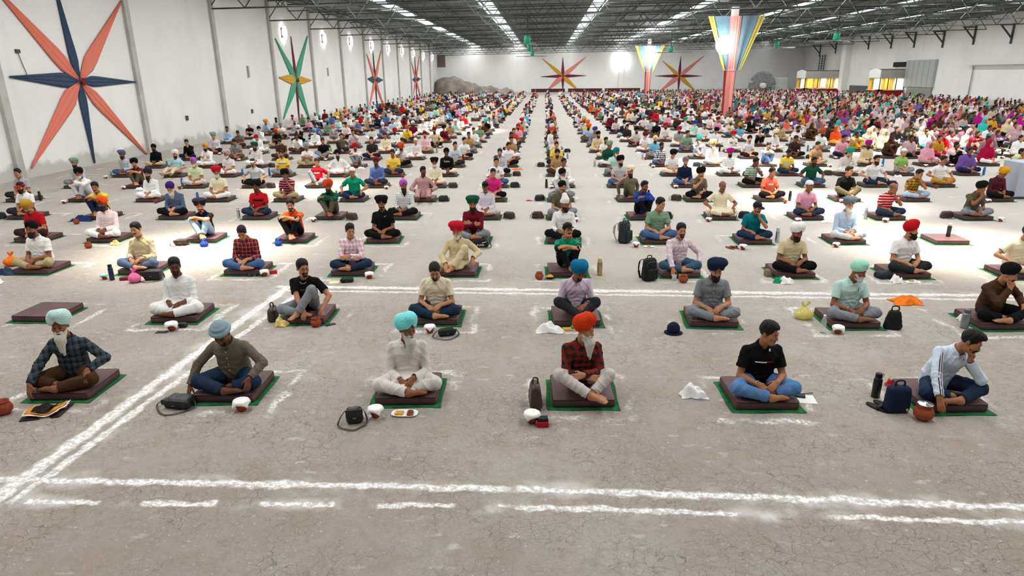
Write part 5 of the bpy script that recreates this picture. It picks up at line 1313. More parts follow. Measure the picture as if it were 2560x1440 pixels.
    add(3, 1145, .0, 'red turban and khaki kurta', head=(-4, 14, 0), arms=('knee', ((.20, -.30, .12), (.9, .4, -.2), (-.1, -.8, -.5), (0, -.5, .8), .3)), legs=('half', 'cross'), frontleg=1, lean=12, girth=1.06, shirt=(C('sand'), 'l', True), trousers=C('sand'), hd=('t', 'red'), tk=1, beard='G', bcol='white', skin=1, ex='watch')
    add(3, 1418, .06, 'green polo shirt, black cap and glasses', head=(16, -12, 0), arms=('kneefold', 'kneefold'), legs='upx', lean=14, shirt=(C('green'), 's'), trousers=C('black'), hd=('c', 'black'), tk=0, beard='m', skin=1, ex='glasses')
    add(3, 1698, .04, 'pink plaid shirt, hands hanging down', head=(6, 0, 0), arms=('down', ((.17, -.36, .05), (.8, .4, .0), (.0, -.4, -.9), (.4, -.8, .3), .4)), lean=12, shirt=(C('palepink', ('plaid', 'lilac', 'mauve')), 'l'), trousers=C('bluegrey'), hd=('h', 'black'), tk=1, beard='s', skin=1)
    add(3, 1982, .0, 'white turban and beige kurta', head=(14, 16, 0), arms=('lap2', 'lap2'), lean=14, girth=1.06, shirt=(C('sand'), 's'), trousers=C('black'), hd=('t', 'white'), tk=0, beard='b', skin=2)
    add(3, 2266, .10, 'bright red turban and white shirt', head=(46, 0, 0), arms=('lap2', 'lap2'), lean=10, shirt=(C('white'), 's'), trousers=C('charcoal'), hd=('t', 'red'), tk=0, beard='b', skin=1)
    add(3, 2552, .10, 'cream shirt and khaki trousers, cut by the picture edge', head=(34, 6, 0), arms=('knee', 'knee'), lean=16, girth=1.08, shirt=(C('cream'), 's'), trousers=C('beige'), hd=('h', 'black'), tk=1, skin=1)
    return F

def extras(ex, F, sp):
    root, G = F.root, F.GS
    steel = plain('polished_steel', 'd5d6d8', .25, .9); gold = plain('gold', 'c9a24a', .3, .9)
    if ex in ('buttons', 'kurta', 'pocket'): buttons(root, F, G, 5 if ex == 'buttons' else 3)
    if ex == 'kurta':
        z = F.P2[2]; patch(root, 'pocket', G, .045, .125, z - .03, z + .06, cloth('offwhite'), off=.006); bangle(root, F, -1, steel); watch(root, F, 1, plain('watch_black', '1b1b1d', .3)); patch(root, 'placket', G, -.018, .018, z - .12, z + .07, cloth('offwhite'), 3, 10, .005)
    if ex == 'pocket':
        z = F.P2[2]
        for s in (1, -1): patch(root, 'pocket', G, min(.03 * s, .12 * s), max(.03 * s, .12 * s), z - .06, z + .03, cloth('grey'), off=.006); patch(root, 'pocket_flap', G, min(.028 * s, .122 * s), max(.028 * s, .122 * s), z + .02, z + .045, cloth('steel'), off=.010)
        bangle(root, F, 1, steel); bangle(root, F, -1, steel)
    if ex == 'watch': watch(root, F, 1, plain('watch_black', '1b1b1d', .3))
    if ex == 'bangle': bangle(root, F, -1, gold)
    if ex == 'stripe':
        z = F.P2[2] - .055; patch(root, 'chest_stripe', G, -.10, .025, z - .008, z + .007, plain('white_band', 'f2f2f0', .8), 14, 2); patch(root, 'chest_stripe', G, .025, .105, z - .008, z + .007, plain('red_band', 'b0141f', .8), 10, 2); bangle(root, F, -1, steel)
        z = F.N[2] - .05; patch(root, 'collar_tab', G, .035, .055, z - .02, z + .01, plain('white_band', 'f2f2f0', .8), 3, 3, .008)
    if ex == 'sleeve':
        S, E, Wr = F.arm[-1][:3]
        for k, (o, c) in enumerate(((-.012, '1d1d2b'), (.0, 'eceff4'), (.012, '6d2a35'))):
            m = MB(); pts = []
            for t in np.linspace(.0, 1, 16):
                p = (S + V(0, -.006, .012)) * (1 - t) + E * t if t < .5 and False else None
            n1 = unit(np.cross(E - S, V(0, 1, 0))); 
            for t in np.linspace(-.02, .93, 8): q = S + (E - S) * t; pts.append(q + V(-.2, -.95, .15) * .069 + V(o, 0, 0))
            for t in np.linspace(.08, .8, 8): q = E + (Wr - E) * t; pts.append(q + V(-.2, -.95, .15) * (.068 - .008 * t) + V(o, 0, 0))
            m.tube(pts, .0052, 6, flat=.003); m.build('sleeve_stripe', plain('stripe' + c, c, .8), root, True)
        z = F.P2[2]; patch(root, 'chest_logo', G, F.P2[0] + .06, F.P2[0] + .075, z + .005, z + .025, plain('dark_logo', '1c2440', .8), 3, 3); bangle(root, F, -1, gold); buttons(root, F, G, 3)
    if ex == 'ripc':
        wm = plain('grey_print', '8f8f93', .8); print_text(root, G, 'RIPC', F.P2[0], F.P2[2] - .075, .052, wm); print_text(root, G, 'A?A', F.P2[0], F.P2[2] - .025, .040, wm) if False else None
        patch(root, 'print_line', G, -.05, .06, F.P2[2] - .098, F.P2[2] - .090, plain('pink_print', 'a03a4a', .8), 8, 1)
        m = MB(); m.tube([(.05 * math.sin(t), G.front(.05 * math.sin(t), F.N[2] - .045 - .055 * math.cos(t)) - .004, F.N[2] - .045 - .055 * math.cos(t)) for t in np.linspace(-1.1, 1.1, 14)], .004, 6); m.build('necklace', steel, root, True)
        glasses(root, F, plain('glasses', '17171a', .3))
    if ex == 'glasses': glasses(root, F, plain('glasses', '17171a', .3)); bangle(root, F, -1, plain('thread', 'b03a2e', .8), 'wrist_thread')
    if ex == 'pen':
        z = F.P2[2]; patch(root, 'pocket', G, .035, .115, z - .06, z + .02, cloth('palemint'), off=.006); m = MB(); y = G.front(.055, z); m.bar((.055, y - .010, z - .03), (.058, y - .010, z + .035), .004, 8); m.build('pen', plain('pen_blue', '17305c', .3), root); bangle(root, F, -1, steel)

def swoosh(root, G, x, z, s, mat):
    top = [(0, 0), (.25, -.10), (.5, -.02), (.8, .16), (1.1, .34)]; bot = [(-.02, -.02), (.18, -.24), (.45, -.16), (.78, .07), (1.1, .34)]; v = top + bot; f = [(i, i + 5, i + 6, i + 1) for i in range(4)]
    return tear(root, 'chest_logo', [(x + a * s, z + b * s) for a, b in v], f, G, mat, .005)

def build_people():
    rg = random.Random(11)
    # front rows
    rows = {}
    for row, u, rz, words, sp in FRONT(): rows.setdefault(row, []).append((u, rz, words, sp))
    group = 'people sitting in rows on the floor'
    for row, L in rows.items():
        L.sort(key=lambda q: q[0]); h = {1: .0060, 2: .0066, 3: .0074}[row]
        for i, (u, rz, words, sp) in enumerate(L):
            y = seat_y(row - 1); x = x_at(u, y); sp['seed'] = row * 31 + i
            lab = 'person in %s, %s row' % (words, ('front', 'second', 'third')[row - 1])
            root = empty('person', (x, y, CUSH_H), rz, trim_label(lab), 'person', group)
            F = make_person(sp, h, root)
            if sp.get('ex'): extras(sp['ex'], F, sp)
            seat(x, y, rz * .4, trim_label('person in ' + words), rg); PLACED.append((row, x, y, words, root))
            root.scale = (.905, .925, .965)
    # rows further back
    folk = []
    for r, txt in ROWS.items():
        y = seat_y(r - 1)
        for s in txt.replace('\n', '').split('|'):
            d = parse(s); d['x'] = x_at(d['u'], y); d['y'] = y; d['row'] = r; folk.append(d)
    for r in range(10, 48):
        y = seat_y(r - 1)
        for c in range(-9, 30):
            x = GX0 + c * GS
            if x < XL + 1.0 or x > XR - 3.5 or y > far_y(x) - 5: continue
            if (x < -3.5 and y > 108.5) or y > 111 or (x > 21 and y > 109) or (x > 39.5 and y > 84): continue
            woman = x > project_edge(r)
            for sub in range(2 if (woman and c >= 8) else 1):
                if r <= 12 and sub == 0: continue
                if rg.random() < (.06 if r < 18 else .04): continue
                xx = x + rg.uniform(-.13, .13) + sub * GS * .5; yy = y + rg.uniform(-.12, .12) + sub * GR * .5 * rg.choice([0, 1]) + (0 if not woman else rg.uniform(-.4, .4))
                if math.hypot(xx - 13.5, yy - 53.4) < 1.2 or math.hypot(xx - 14.25, yy - 100.9) < 1.2: continue
                u, v, zc = project((xx, yy, .5))
                if not (-25 < u < 2585): continue
                d = rand_person(r, c, xx, rg); d.update(x=xx, y=yy, row=r + (.5 if sub else 0)); folk.append(d)
    # the nearest three hundred in all are individuals
    folk.sort(key=lambda d: project((d['x'], d['y'], .5))[2]); n_ind = 300 - len(PLACED); near, far = folk[:n_ind], folk[n_ind:]
    byrow = {}
    for d in near: byrow.setdefault(int(d['row']), []).append(d)
    for r, L in sorted(byrow.items()):
        L.sort(key=lambda d: d['x'])
        for i, d in enumerate(L):
            wds = person_words(d); place = '%s from left in %s row' % (ORD[i], ORD[r - 1])
            full = 'person in %s, %s' % (wds, place)
            if len(full.split()) > 15 and ' and ' in wds: full = 'person in %s, %s' % (wds.split(' and ')[0 if d['hk'] not in 'U' else 0], place)
            rz = rg.uniform(-.08, .14); root = empty('person', (d['x'], d['y'], CUSH_H), rz, full, 'person', group)
            F = lib_person(d, root, rg, eyes=r <= 8); s = rg.uniform(.96, 1.04); root.scale = (.905 * s, .925 * s, .965 * s)
            d['root'] = root; d['F'] = F
            short = 'person ' + ('%s from left in %s row' % (ORD[i], ORD[r - 1]))
            seat(d['x'], d['y'], rz * .4, '%s top, %s' % (W(d['top']), short), rg); d['who'] = '%s top, %s' % (W(d['top']), short)
            PLACED.append((r, d['x'], d['y'], wds, root))
    # lettering and emblems on some shirts
    wh = plain('white_print', 'eeeeec', .8); bk = plain('black_print', '1b1b1d', .8)
    def on(row, u): return min((d for d in near if int(d['row']) == row and 'u' in d), key=lambda d: abs(d['u'] - u))
    def G_of(d): return LIB[(d['pose'], 'G' + d['sl'])]
    d = on(4, 957); swoosh(d['root'], G_of(d), .035, d['F'].P2[2] + .02, .05, wh)
    d = on(6, 883); swoosh(d['root'], G_of(d), .05, d['F'].P2[2] + .02, .045, wh)
    d = on(8, 1117); print_text(d['root'], G_of(d), 'Calvin', 0, d['F'].P2[2] - .04, .085, wh)
    d = on(7, 791); patch(d['root'], 'chest_print', G_of(d), -.10, .10, d['F'].P2[2] - .07, d['F'].P2[2] - .035, wh)
    d = on(6, 1926); patch(d['root'], 'chest_print', G_of(d), -.07, .08, d['F'].P2[2] - .075, d['F'].P2[2] - .03, wh)
    d = on(5, 645); patch(d['root'], 'chest_band', G_of(d), -.13, .13, d['F'].P2[2] - .09, d['F'].P2[2] - .035, bk)
    d = on(7, 1241); G = G_of(d); z = d['F'].P2[2]
    for k in range(3): tear(d['root'], 'chest_logo', [(.02 + k * .03, z - .05), (.04 + k * .03, z - .05), (.02 + k * .03, z - .01 + k * .012), (.0 + k * .03, z - .005 + k * .012)], [(0, 1, 2, 3)], G, bk, .006)
    d = on(8, 706); patch(d['root'], 'chest_band', G_of(d), -.14, .14, d['F'].P2[2] - .06, d['F'].P2[2] - .045, bk, 14, 1); patch(d['root'], 'chest_panel', G_of(d), -.14, .14, d['F'].P2[2] - .044, d['F'].P2[2] + .03, cloth('offwhite'))
    d = on(8, 1968); patch(d['root'], 'chest_panel', G_of(d), -.15, .15, d['F'].P2[2] - .17, d['F'].P2[2] - .05, cloth('cream'))
    for k in LIB:
        if isinstance(k[1], str) and k[1].startswith('G'): LIB[k] = None
    crowd(far, rg)
    return near

# ------------------------------------------------------------------ the distant crowd: one object
def crowd(far, rg):
    base = {}
    def low(pose, woman, h):
        key = (pose, woman, h)
        if key in base: return base[key]
        sp = dict(POSES.get(pose) or WPOSES[pose]); sp['seed'] = 1; F = skeleton(sp); parts = []
        Gs, v, q = build_shirt(F, dict(sp, tee=True, wr=0.0), h, 'l'); parts.append(('top', v, q))
        v, q = build_trousers(F, sp, h); parts.append(('pants', v, q))
        G, v, q, fm = build_body(F, sp, h); c = v[q].mean(1); ii = np.clip(np.round((c - Gs.lo) / h).astype(int), 0, Gs.n - 1); keep = (Gs.a[ii[:, 0], ii[:, 1], ii[:, 2]] > .006) & ((c[:, 2] > .12) | (c[:, 1] < -.2)); parts.append(('skin', v, q[keep]))
        def hd(f): v, q = f(h * .8); return v @ F.Rh.T + F.Hc, q
        if not woman: parts.append(('turban',) + hd(lambda h: make_turban(h, 3))); parts.append(('hair',) + hd(lambda h: make_hair(h, 1))); parts.append(('beard',) + hd(lambda h: make_beard(h, 'b')))
        else: parts.append(('shawl',) + build_shawl(F, sp, h * 1.1, woman == 'D')); parts.append(('hair',) + hd(lambda h: make_hair(h, 3)))
        base[key] = parts; return parts
    V_, Q_, C_ = [], [], []; off = 0; sk = ['a97451', '8d5b3f', '6d432e']
    cV, cQ = [], []; coff = 0
    cv = np.array([(x * .32, y * .31, z * .088 + .001) for z in (0, 1) for y in (-1, 1) for x in (-1, 1)], float); cq = np.array([(0, 1, 5, 4), (1, 3, 7, 5), (3, 2, 6, 7), (2, 0, 4, 6), (4, 5, 7, 6)])
    for d in far:
        woman = d['hk'] if d['hk'] in 'DU' else ''; zc = project((d['x'], d['y'], .5))[2]; parts = low(rg.choice(['A0', 'A2', 'E', 'D', 'C']) if not woman else rg.choice(['W0', 'W1']), woman, .05 if zc < 62 else .068)
        rz = rg.uniform(-.12, .2); R = rotz(rz) @ np.diag([.91, .93, .965]) * rg.uniform(.96, 1.04); bc = dict(W='d9d5cb', G='c9c5bb').get(d['beard'], '1a1614')
        soft = lambda c: c if not isinstance(c, str) or not woman else '%02x%02x%02x' % tuple(int(int(c[i:i + 2], 16) * .74 + .26 * 125) for i in (0, 2, 4))
        col = dict(top=soft(PAL[d['top']]), pants=soft(PAL[d['pants']]), skin=rg.choice(sk), hair='161311', beard=bc, turban=PAL.get(d['hc'], '222222'), shawl=soft(PAL.get(d['hc'], 'ffffff')))
        for nm, v, q in parts:
            if nm == 'turban' and d['hk'] not in 'tkcw': continue
            if nm == 'hair' and d['hk'] in 'tkcwD': continue
            if nm == 'beard' and not d['beard']: continue
            V_.append(v @ R.T + V(d['x'], d['y'], CUSH_H)); Q_.append(q + off); off += len(v); C_.append(np.tile(np.array(srgb(col[nm])), (len(v), 1)))
        cV.append(cv @ rotz(rz).T + V(d['x'], d['y'], 0)); cQ.append(cq + coff); coff += 8
    me = mesh_np('crowd', np.concatenate(V_), np.concatenate(Q_)); at = me.color_attributes.new('shade', 'FLOAT_COLOR', 'POINT'); at.data.foreach_set('color', np.concatenate(C_).astype(np.float32).ravel())
    m, t, b, _ = nt('crowd_cloth'); a = t.nodes.new('ShaderNodeVertexColor'); a.layer_name = 'shade'; t.links.new(a.outputs[0], b.inputs['Base Color']); b.inputs['Roughness'].default_value = .85; b.inputs['Specular IOR Level'].default_value = .12; me.materials.append(m)
    o = obj('crowd', me); tag(o, 'distant crowd sitting in colourful clothes filling the back of the hall', 'crowd', kind='stuff')
    o = obj('cushion_pads', mesh_np('cushion_pads', np.concatenate(cV), np.concatenate(cQ), smooth=False), None, varied('brown_cover', '55393a')); tag(o, 'brown cushions under the distant crowd', 'cushion', kind='stuff')
# ------------------------------------------------------------------ belongings on the floor
CLAY = lambda: varied('terracotta', '9a4a2c', .75, .2, 25., .2, 60.)
BLACKL = lambda: varied('black_leather', '17181a', .42, .2, 12., .3, 40., .5)
BROWNL = lambda: varied('brown_leather', '3b2822', .42, .2, 12., .3, 40., .5)
NAP = lambda: varied('paper_napkin', 'f3f2ef', .9, .03, 20.)

def pot(u, v, lab, s=1.0, shape=0, z=0.0, grp='clay cups and pots'):
    p = on_floor(u, v, z); root = empty('clay_pot' if shape else 'clay_cup', tuple(p), 0, lab, 'pot' if shape else 'cup', grp); m = MB()
    if shape == 0: m.lathe([(.0, 0), (.030, 0), (.048, .045), (.056, .082), (.060, .088), (.054, .090), (.047, .060), (.0, .02)], 22)
    else:
        m.lathe([(.0, 0), (.038, 0), (.064, .030), (.070, .058), (.058, .088), (.046, .098), (.050, .112), (.055, .116), (.048, .118), (.040, .100), (.0, .05)], 24)
    m.build('vessel', CLAY(), root, True); root.scale = (s, s, s); return root

def napkin(p, lab, s=1.0, top=.09, seed=0, mat=None, rot=None, grp='white paper napkins'):
    """square of paper draped over a cup"""
    r = random.Random(seed); n = 14; w = .088 * s; v = []; f = []; a0 = r.uniform(0, 1.5) if rot is None else rot
    for j in range(n + 1):
        for i in range(n + 1):
            x, y = -w + 2 * w * i / n, -w + 2 * w * j / n; d = math.hypot(x, y); a = math.atan2(y, x); over = max(0, d - .065 * s)
            rad = min(d, .065 * s) + over * (.26 + .12 * math.sin(5 * a + seed)); z = top * s + .006 - over * .92 + .003 * math.sin(30 * x + seed) * math.cos(26 * y)
            v.append((rad * math.cos(a + a0), rad * math.sin(a + a0), max(.004, z)))
    for j in range(n):
        for i in range(n): q = j * (n + 1) + i; f.append((q, q + 1, q + n + 2, q + n + 1))
    o = obj('napkin', mesh_py('napkin', v, f, (mat or NAP(),), True)); o.location = tuple(p); sm = o.modifiers.new('thick', 'SOLIDIFY'); sm.thickness = .0015; return tag(o, lab, 'napkin', grp)

def cup_napkin(u, v, who, s=1.0, seed=0, z=0.0, mat=None):
    pot(u, v, 'brown clay cup under a white napkin ' + who, s, 0, z); return napkin(on_floor(u, v, z), 'white paper napkin draped over the clay cup ' + who, s, .09, seed, mat)

def crumple(u, v, lab, w, d, h, mat, seed=0, name='crumpled_cloth', cat='cloth', z=0.0, rz=0.0):
    p = on_floor(u, v, z); r = random.Random(seed); n = 22; ph = [r.uniform(0, 6) for _ in range(6)]; vs = []; f = []
    for j in range(n + 1):
        for i in range(n + 1):
            x, y = -1 + 2 * i / n, -1 + 2 * j / n; e = max(0, 1 - (abs(x) ** 3 + abs(y) ** 3) ** (1 / 3)); k = math.sin(4.2 * x + ph[0] + 1.3 * math.sin(3 * y + ph[1])) * .5 + math.sin(6 * y + 4 * x + ph[2]) * .35 + math.sin(9 * x - 5 * y + ph[3]) * .2
            wob = 1 + .12 * math.sin(3 * math.atan2(y, x) + ph[4]) + .07 * math.sin(7 * math.atan2(y, x) + ph[5])
            vs.append((x * w * .5 * wob, y * d * .5 * wob, max(.004, h * min(1, e * 2.6) * (.62 + .42 * k) + .004)))
    for j in range(n):
        for i in range(n): q = j * (n + 1) + i; f.append((q, q + 1, q + n + 2, q + n + 1))
    o = obj(name, mesh_py(name, vs, f, (mat,), True)); o.location = tuple(p); o.rotation_euler = (0, 0, rz); sm = o.modifiers.new('thick', 'SOLIDIFY'); sm.thickness = .003; sm.offset = 1; return tag(o, lab, cat)

def softbox(w, d, h, r, h_=.010, wr=.004, seed=0, taper=.0):
    G = Grid((-w / 2 - .04, -d / 2 - .04, -.02), (w / 2 + .04, d / 2 + .04, h + .04), h_)
    def f(x, y, z):
        t = 1 - taper * np.clip(z / h, 0, 1); q0 = np.abs(x) / t - w / 2 + r; q1 = np.abs(y) / t - d / 2 + r; q2 = np.abs(z - h / 2) - h / 2 + r
        return np.sqrt(np.maximum(q0, 0) ** 2 + np.maximum(q1, 0) ** 2 + np.maximum(q2, 0) ** 2) + np.minimum(np.maximum(np.maximum(q0, q1), q2), 0) - r
    G.put((-w / 2, -d / 2, 0), (w / 2, d / 2, h), f, 0); G.wrinkle(wr, wrfun(seed, 1.2)); G.clip(lambda x, y, z: .002 - z + 0 * x + 0 * y); return G.net()

def bag(u, v, lab, w, d, h, mat, rz=0.0, name='bag', r=.035, strap=True, handle=False, flap=True, wr=.005, seed=0, taper=.1, cat='bag', lean=0.0, z=0.0):
    p = on_floor(u, v, z); root = empty(name, tuple(p), rz, lab, cat); v_, q = softbox(w, d, h, min(r, h * .45, d * .45), .010, wr, seed, taper); o = obj('bag_body', mesh_np('bag_body', v_, q), root, mat); o.rotation_euler = (lean, 0, 0)
    if flap:
        m = MB(); hh = h * .55; v2, q2 = softbox(w * .98, .02, hh, .008, .007, wr * .5, seed + 1); ob = obj('flap', mesh_np('flap', v2, q2), root, mat); ob.location = (0, -d / 2 * (1 - taper * .4) - .004, h * .42); ob.rotation_euler = (-taper * .3 + lean, 0, 0)
        m = MB(); m.box((-.014, -d / 2 - .024, h * .45), (.014, -d / 2 - .012, h * .52)); m.build('buckle', plain('buckle', '8d8a84', .35, .8), root)
    if strap:
        pts = [(-w / 2, 0, h * .8), (-w / 2 - .05, -.02, h * .45), (-w / 2 - .07, -.08, .02), (-w * .2, -d / 2 - .12, .012), (w * .25, -d / 2 - .09, .012), (w / 2 + .03, -.05, .015), (w / 2 + .02, 0, h * .5), (w / 2, 0, h * .8)]
        MB().tube(smooth_pts(pts), .009, 6, flat=.003).build('strap', mat, root, True)
    if handle: MB().tube(smooth_pts([(-w * .18, 0, h * .96), (-w * .15, 0, h + .05), (w * .15, 0, h + .05), (w * .18, 0, h * .96)]), .009, 6).build('handle', mat, root, True)
    return root

def smooth_pts(P, n=5):
    P = [np.array(p, float) for p in P]; out = []
    for i in range(len(P) - 1):
        p0, p1, p2, p3 = P[max(i - 1, 0)], P[i], P[i + 1], P[min(i + 2, len(P) - 1)]
        for k in range(n):
            t = k / n; out.append(.5 * (2 * p1 + (p2 - p0) * t + (2 * p0 - 5 * p1 + 4 * p2 - p3) * t * t + (3 * p1 - p0 - 3 * p2 + p3) * t ** 3))
    return out + [P[-1]]

def backpack(u, v, lab, mat, rz=0.0, s=1.0, pale=False):
    p = on_floor(u, v); root = empty('backpack', tuple(p), rz, lab, 'backpack'); v_, q = softbox(.32, .20, .44, .07, .011, .004, 3, .22); obj('bag_body', mesh_np('bag_body', v_, q), root, mat)
    v_, q = softbox(.25, .07, .22, .03, .009, .003, 4, .1); o = obj('front_pocket', mesh_np('front_pocket', v_, q), root, mat); o.location = (0, -.105, .03)
    MB().tube(smooth_pts([(-.05, .02, .43), (-.04, .02, .48), (.04, .02, .48), (.05, .02, .43)]), .010, 6).build('handle', mat, root, True)
    for s_ in (1, -1): MB().tube(smooth_pts([(.08 * s_, .09, .40), (.11 * s_, .16, .36), (.13 * s_, .17, .2), (.13 * s_, .10, .03)]), .024, 6, flat=.007).build('shoulder_strap', plain('grey_strap', '9d9ea0', .7) if pale else mat, root, True)
    m = MB(); m.tube(smooth_pts([(-.12, -.085, .30), (-.1, -.088, .37), (.1, -.088, .37), (.12, -.085, .30)]), .004, 5); m.build('zip', plain('zip', '6d6e70', .4, .6), root, True); root.scale = (s, s, s); return root

def bottle(u, v, lab, colr, h=.26, r=.036, cap='1a1a1c', steel=False, loop=False, z=0.0, grp=None):
    p = on_floor(u, v, z); root = empty('bottle', tuple(p), 0, lab, 'bottle', grp); m = MB(); m.lathe([(0, 0), (r * .94, 0), (r, .006), (r, h * .74), (r * .82, h * .80), (r * .74, h * .82), (0, h * .82)], 24)
    m.build('flask', plain('flask' + colr, colr, .3, .85 if steel else .1, .5), root, True); m = MB(); m.lathe([(r * .76, h * .82), (r * .80, h * .83), (r * .80, h * .985), (r * .7, h), (0, h)], 20); m.build('bottle_cap', plain('capp' + cap, cap, .35, .3), root, True)
    if loop: MB().tube([(r * .8 + .016 * math.sin(t) , 0, h * .90 + .022 * math.cos(t)) for t in np.linspace(0, math.pi, 9)], .003, 5).build('loop', plain('capp' + cap, cap, .35), root, True)
    return root

def box(u, v, lab, w, d, h, colr, rz=0.0, name='box', cat='box', z=0.0, rough=.5, bev=.004):
    p = on_floor(u, v, z); m = MB(); m.box((-w / 2, -d / 2, 0), (w / 2, d / 2, h)); o = m.build(name, plain(name + colr, colr, rough)); bevel_mod(o, min(bev, h * .4)); o.location = tuple(p); o.rotation_euler = (0, 0, rz); return tag(o, lab, cat)

def plate(u, v, lab, foods, w=.24, d=.15, rz=0.0):
    p = on_floor(u, v); root = empty('paper_plate', tuple(p), rz, lab, 'plate'); m = MB(); n = 20; vs = []; f = []
    ring = lambda k, z: [((w / 2 * k) * math.copysign(abs(math.cos(t)) ** .6, math.cos(t)), (d / 2 * k) * math.copysign(abs(math.sin(t)) ** .6, math.sin(t)), z) for t in [2 * math.pi * i / n for i in range(n)]]
    vs = ring(.85, .003) + ring(1, .018) + ring(.97, .021) + ring(.82, .008); f = [(a * n + i, a * n + (i + 1) % n, (a + 1) * n + (i + 1) % n, (a + 1) * n + i) for a in range(3) for i in range(n)] + [tuple(range(n))[::-1], tuple(range(3 * n, 4 * n))]
    obj('dish', mesh_py('dish', vs, f, (plain('paper_white', 'f2f1ee', .7),), True), root)
    for i, (x, y, fw, fd, fh, c, nm, lb) in enumerate(foods):
        m = MB(); 
        if nm == 'patty': m.lathe([(0, 0), (fw * .9, 0), (fw, fh * .5), (fw * .85, fh), (0, fh)], 16)
        else: m.box((-fw, -fd, 0), (fw, fd, fh))
        o = m.build(nm, varied('food' + c, c, .8, .25, 60.), None, nm == 'patty'); o.location = (p[0] + x * math.cos(rz) - y * math.sin(rz), p[1] + x * math.sin(rz) + y * math.cos(rz), .009); o.rotation_euler = (0, 0, rz)
        if nm != 'patty': bevel_mod(o, .004)
        tag(o, lb, 'food')
    return root

def knotted_bag(u, v, lab, mat, w=.2, h=.16, seed=0):
    p = on_floor(u, v); G = Grid((-.2, -.2, -.01), (.2, .2, .34), .010); G.ell((0, 0, h * .42), (w / 2, w / 2.2, h * .46), k=.03); G.cap((0, 0, h * .8), (0, 0, h * 1.02), .035, .014, k=.05); G.cap((0, 0, h * 1.02), (.05, .0, h * 1.4), .013, .020, k=.01); G.cap((0, 0, h * 1.02), (-.035, .01, h * 1.32), .013, .020, k=.01)
    G.wrinkle(.005, lambda x, y, z: np.sin(9 * np.arctan2(y, x) + seed) * np.clip(z / h, .1, 1) + .5 * np.sin(40 * z + 30 * x)); G.clip(lambda x, y, z: .002 - z + 0 * x + 0 * y); v_, q = G.net(); o = obj('knotted_bag', mesh_np('knotted_bag', v_, q), None, mat); o.location = tuple(p); return tag(o, lab, 'bag')

def slippers(u, v, lab, colr, rz=0.0):
    p = on_floor(u, v)
    for s in (1, -1):
        root = empty('slipper', (p[0] + .055 * s * math.cos(rz), p[1] + .055 * s * math.sin(rz), 0), rz, ('%s of the pair, ' % ('one' if s == 1 else 'other')) + lab, 'shoe'); m = MB(); n = 18; vs = []
        for z in (0, .018):
            for i in range(n): t = 2 * math.pi * i / n; vs.append((.042 * math.cos(t) * (1 + .12 * math.sin(t)), .125 * math.sin(t), z))
        m.add(vs, [(i, (i + 1) % n, n + (i + 1) % n, n + i) for i in range(n)] + [tuple(range(n))[::-1], tuple(range(n, 2 * n))]); m.build('sole', plain('sole' + colr, colr, .7), root)
        m = MB(); m.tube([(-.042, -.02, .012), (-.025, -.03, .045), (.025, -.03, .045), (.042, -.02, .012)], .022, 6, flat=.005); m.build('upper', plain('sole' + colr, colr, .6), root, True)

def clearplastic(name, c=(.95, .97, .98, 1), mix=.25, tint=None):
    if name in MATS: return MATS[name]
    m = bpy.data.materials.new(name); m.use_nodes = True; t = m.node_tree; t.nodes.clear(); o = t.nodes.new('ShaderNodeOutputMaterial'); mx = t.nodes.new('ShaderNodeMixShader'); mx.inputs[0].default_value = mix
    a = t.nodes.new('ShaderNodeBsdfTransparent'); a.inputs[0].default_value = c; b = t.nodes.new('ShaderNodeBsdfPrincipled'); b.inputs['Base Color'].default_value = tint or (.85, .9, .92, 1); b.inputs['Roughness'].default_value = .15
    t.links.new(a.outputs[0], mx.inputs[1]); t.links.new(b.outputs[0], mx.inputs[2]); t.links.new(mx.outputs[0], o.inputs[0]); MATS[name] = m; return m

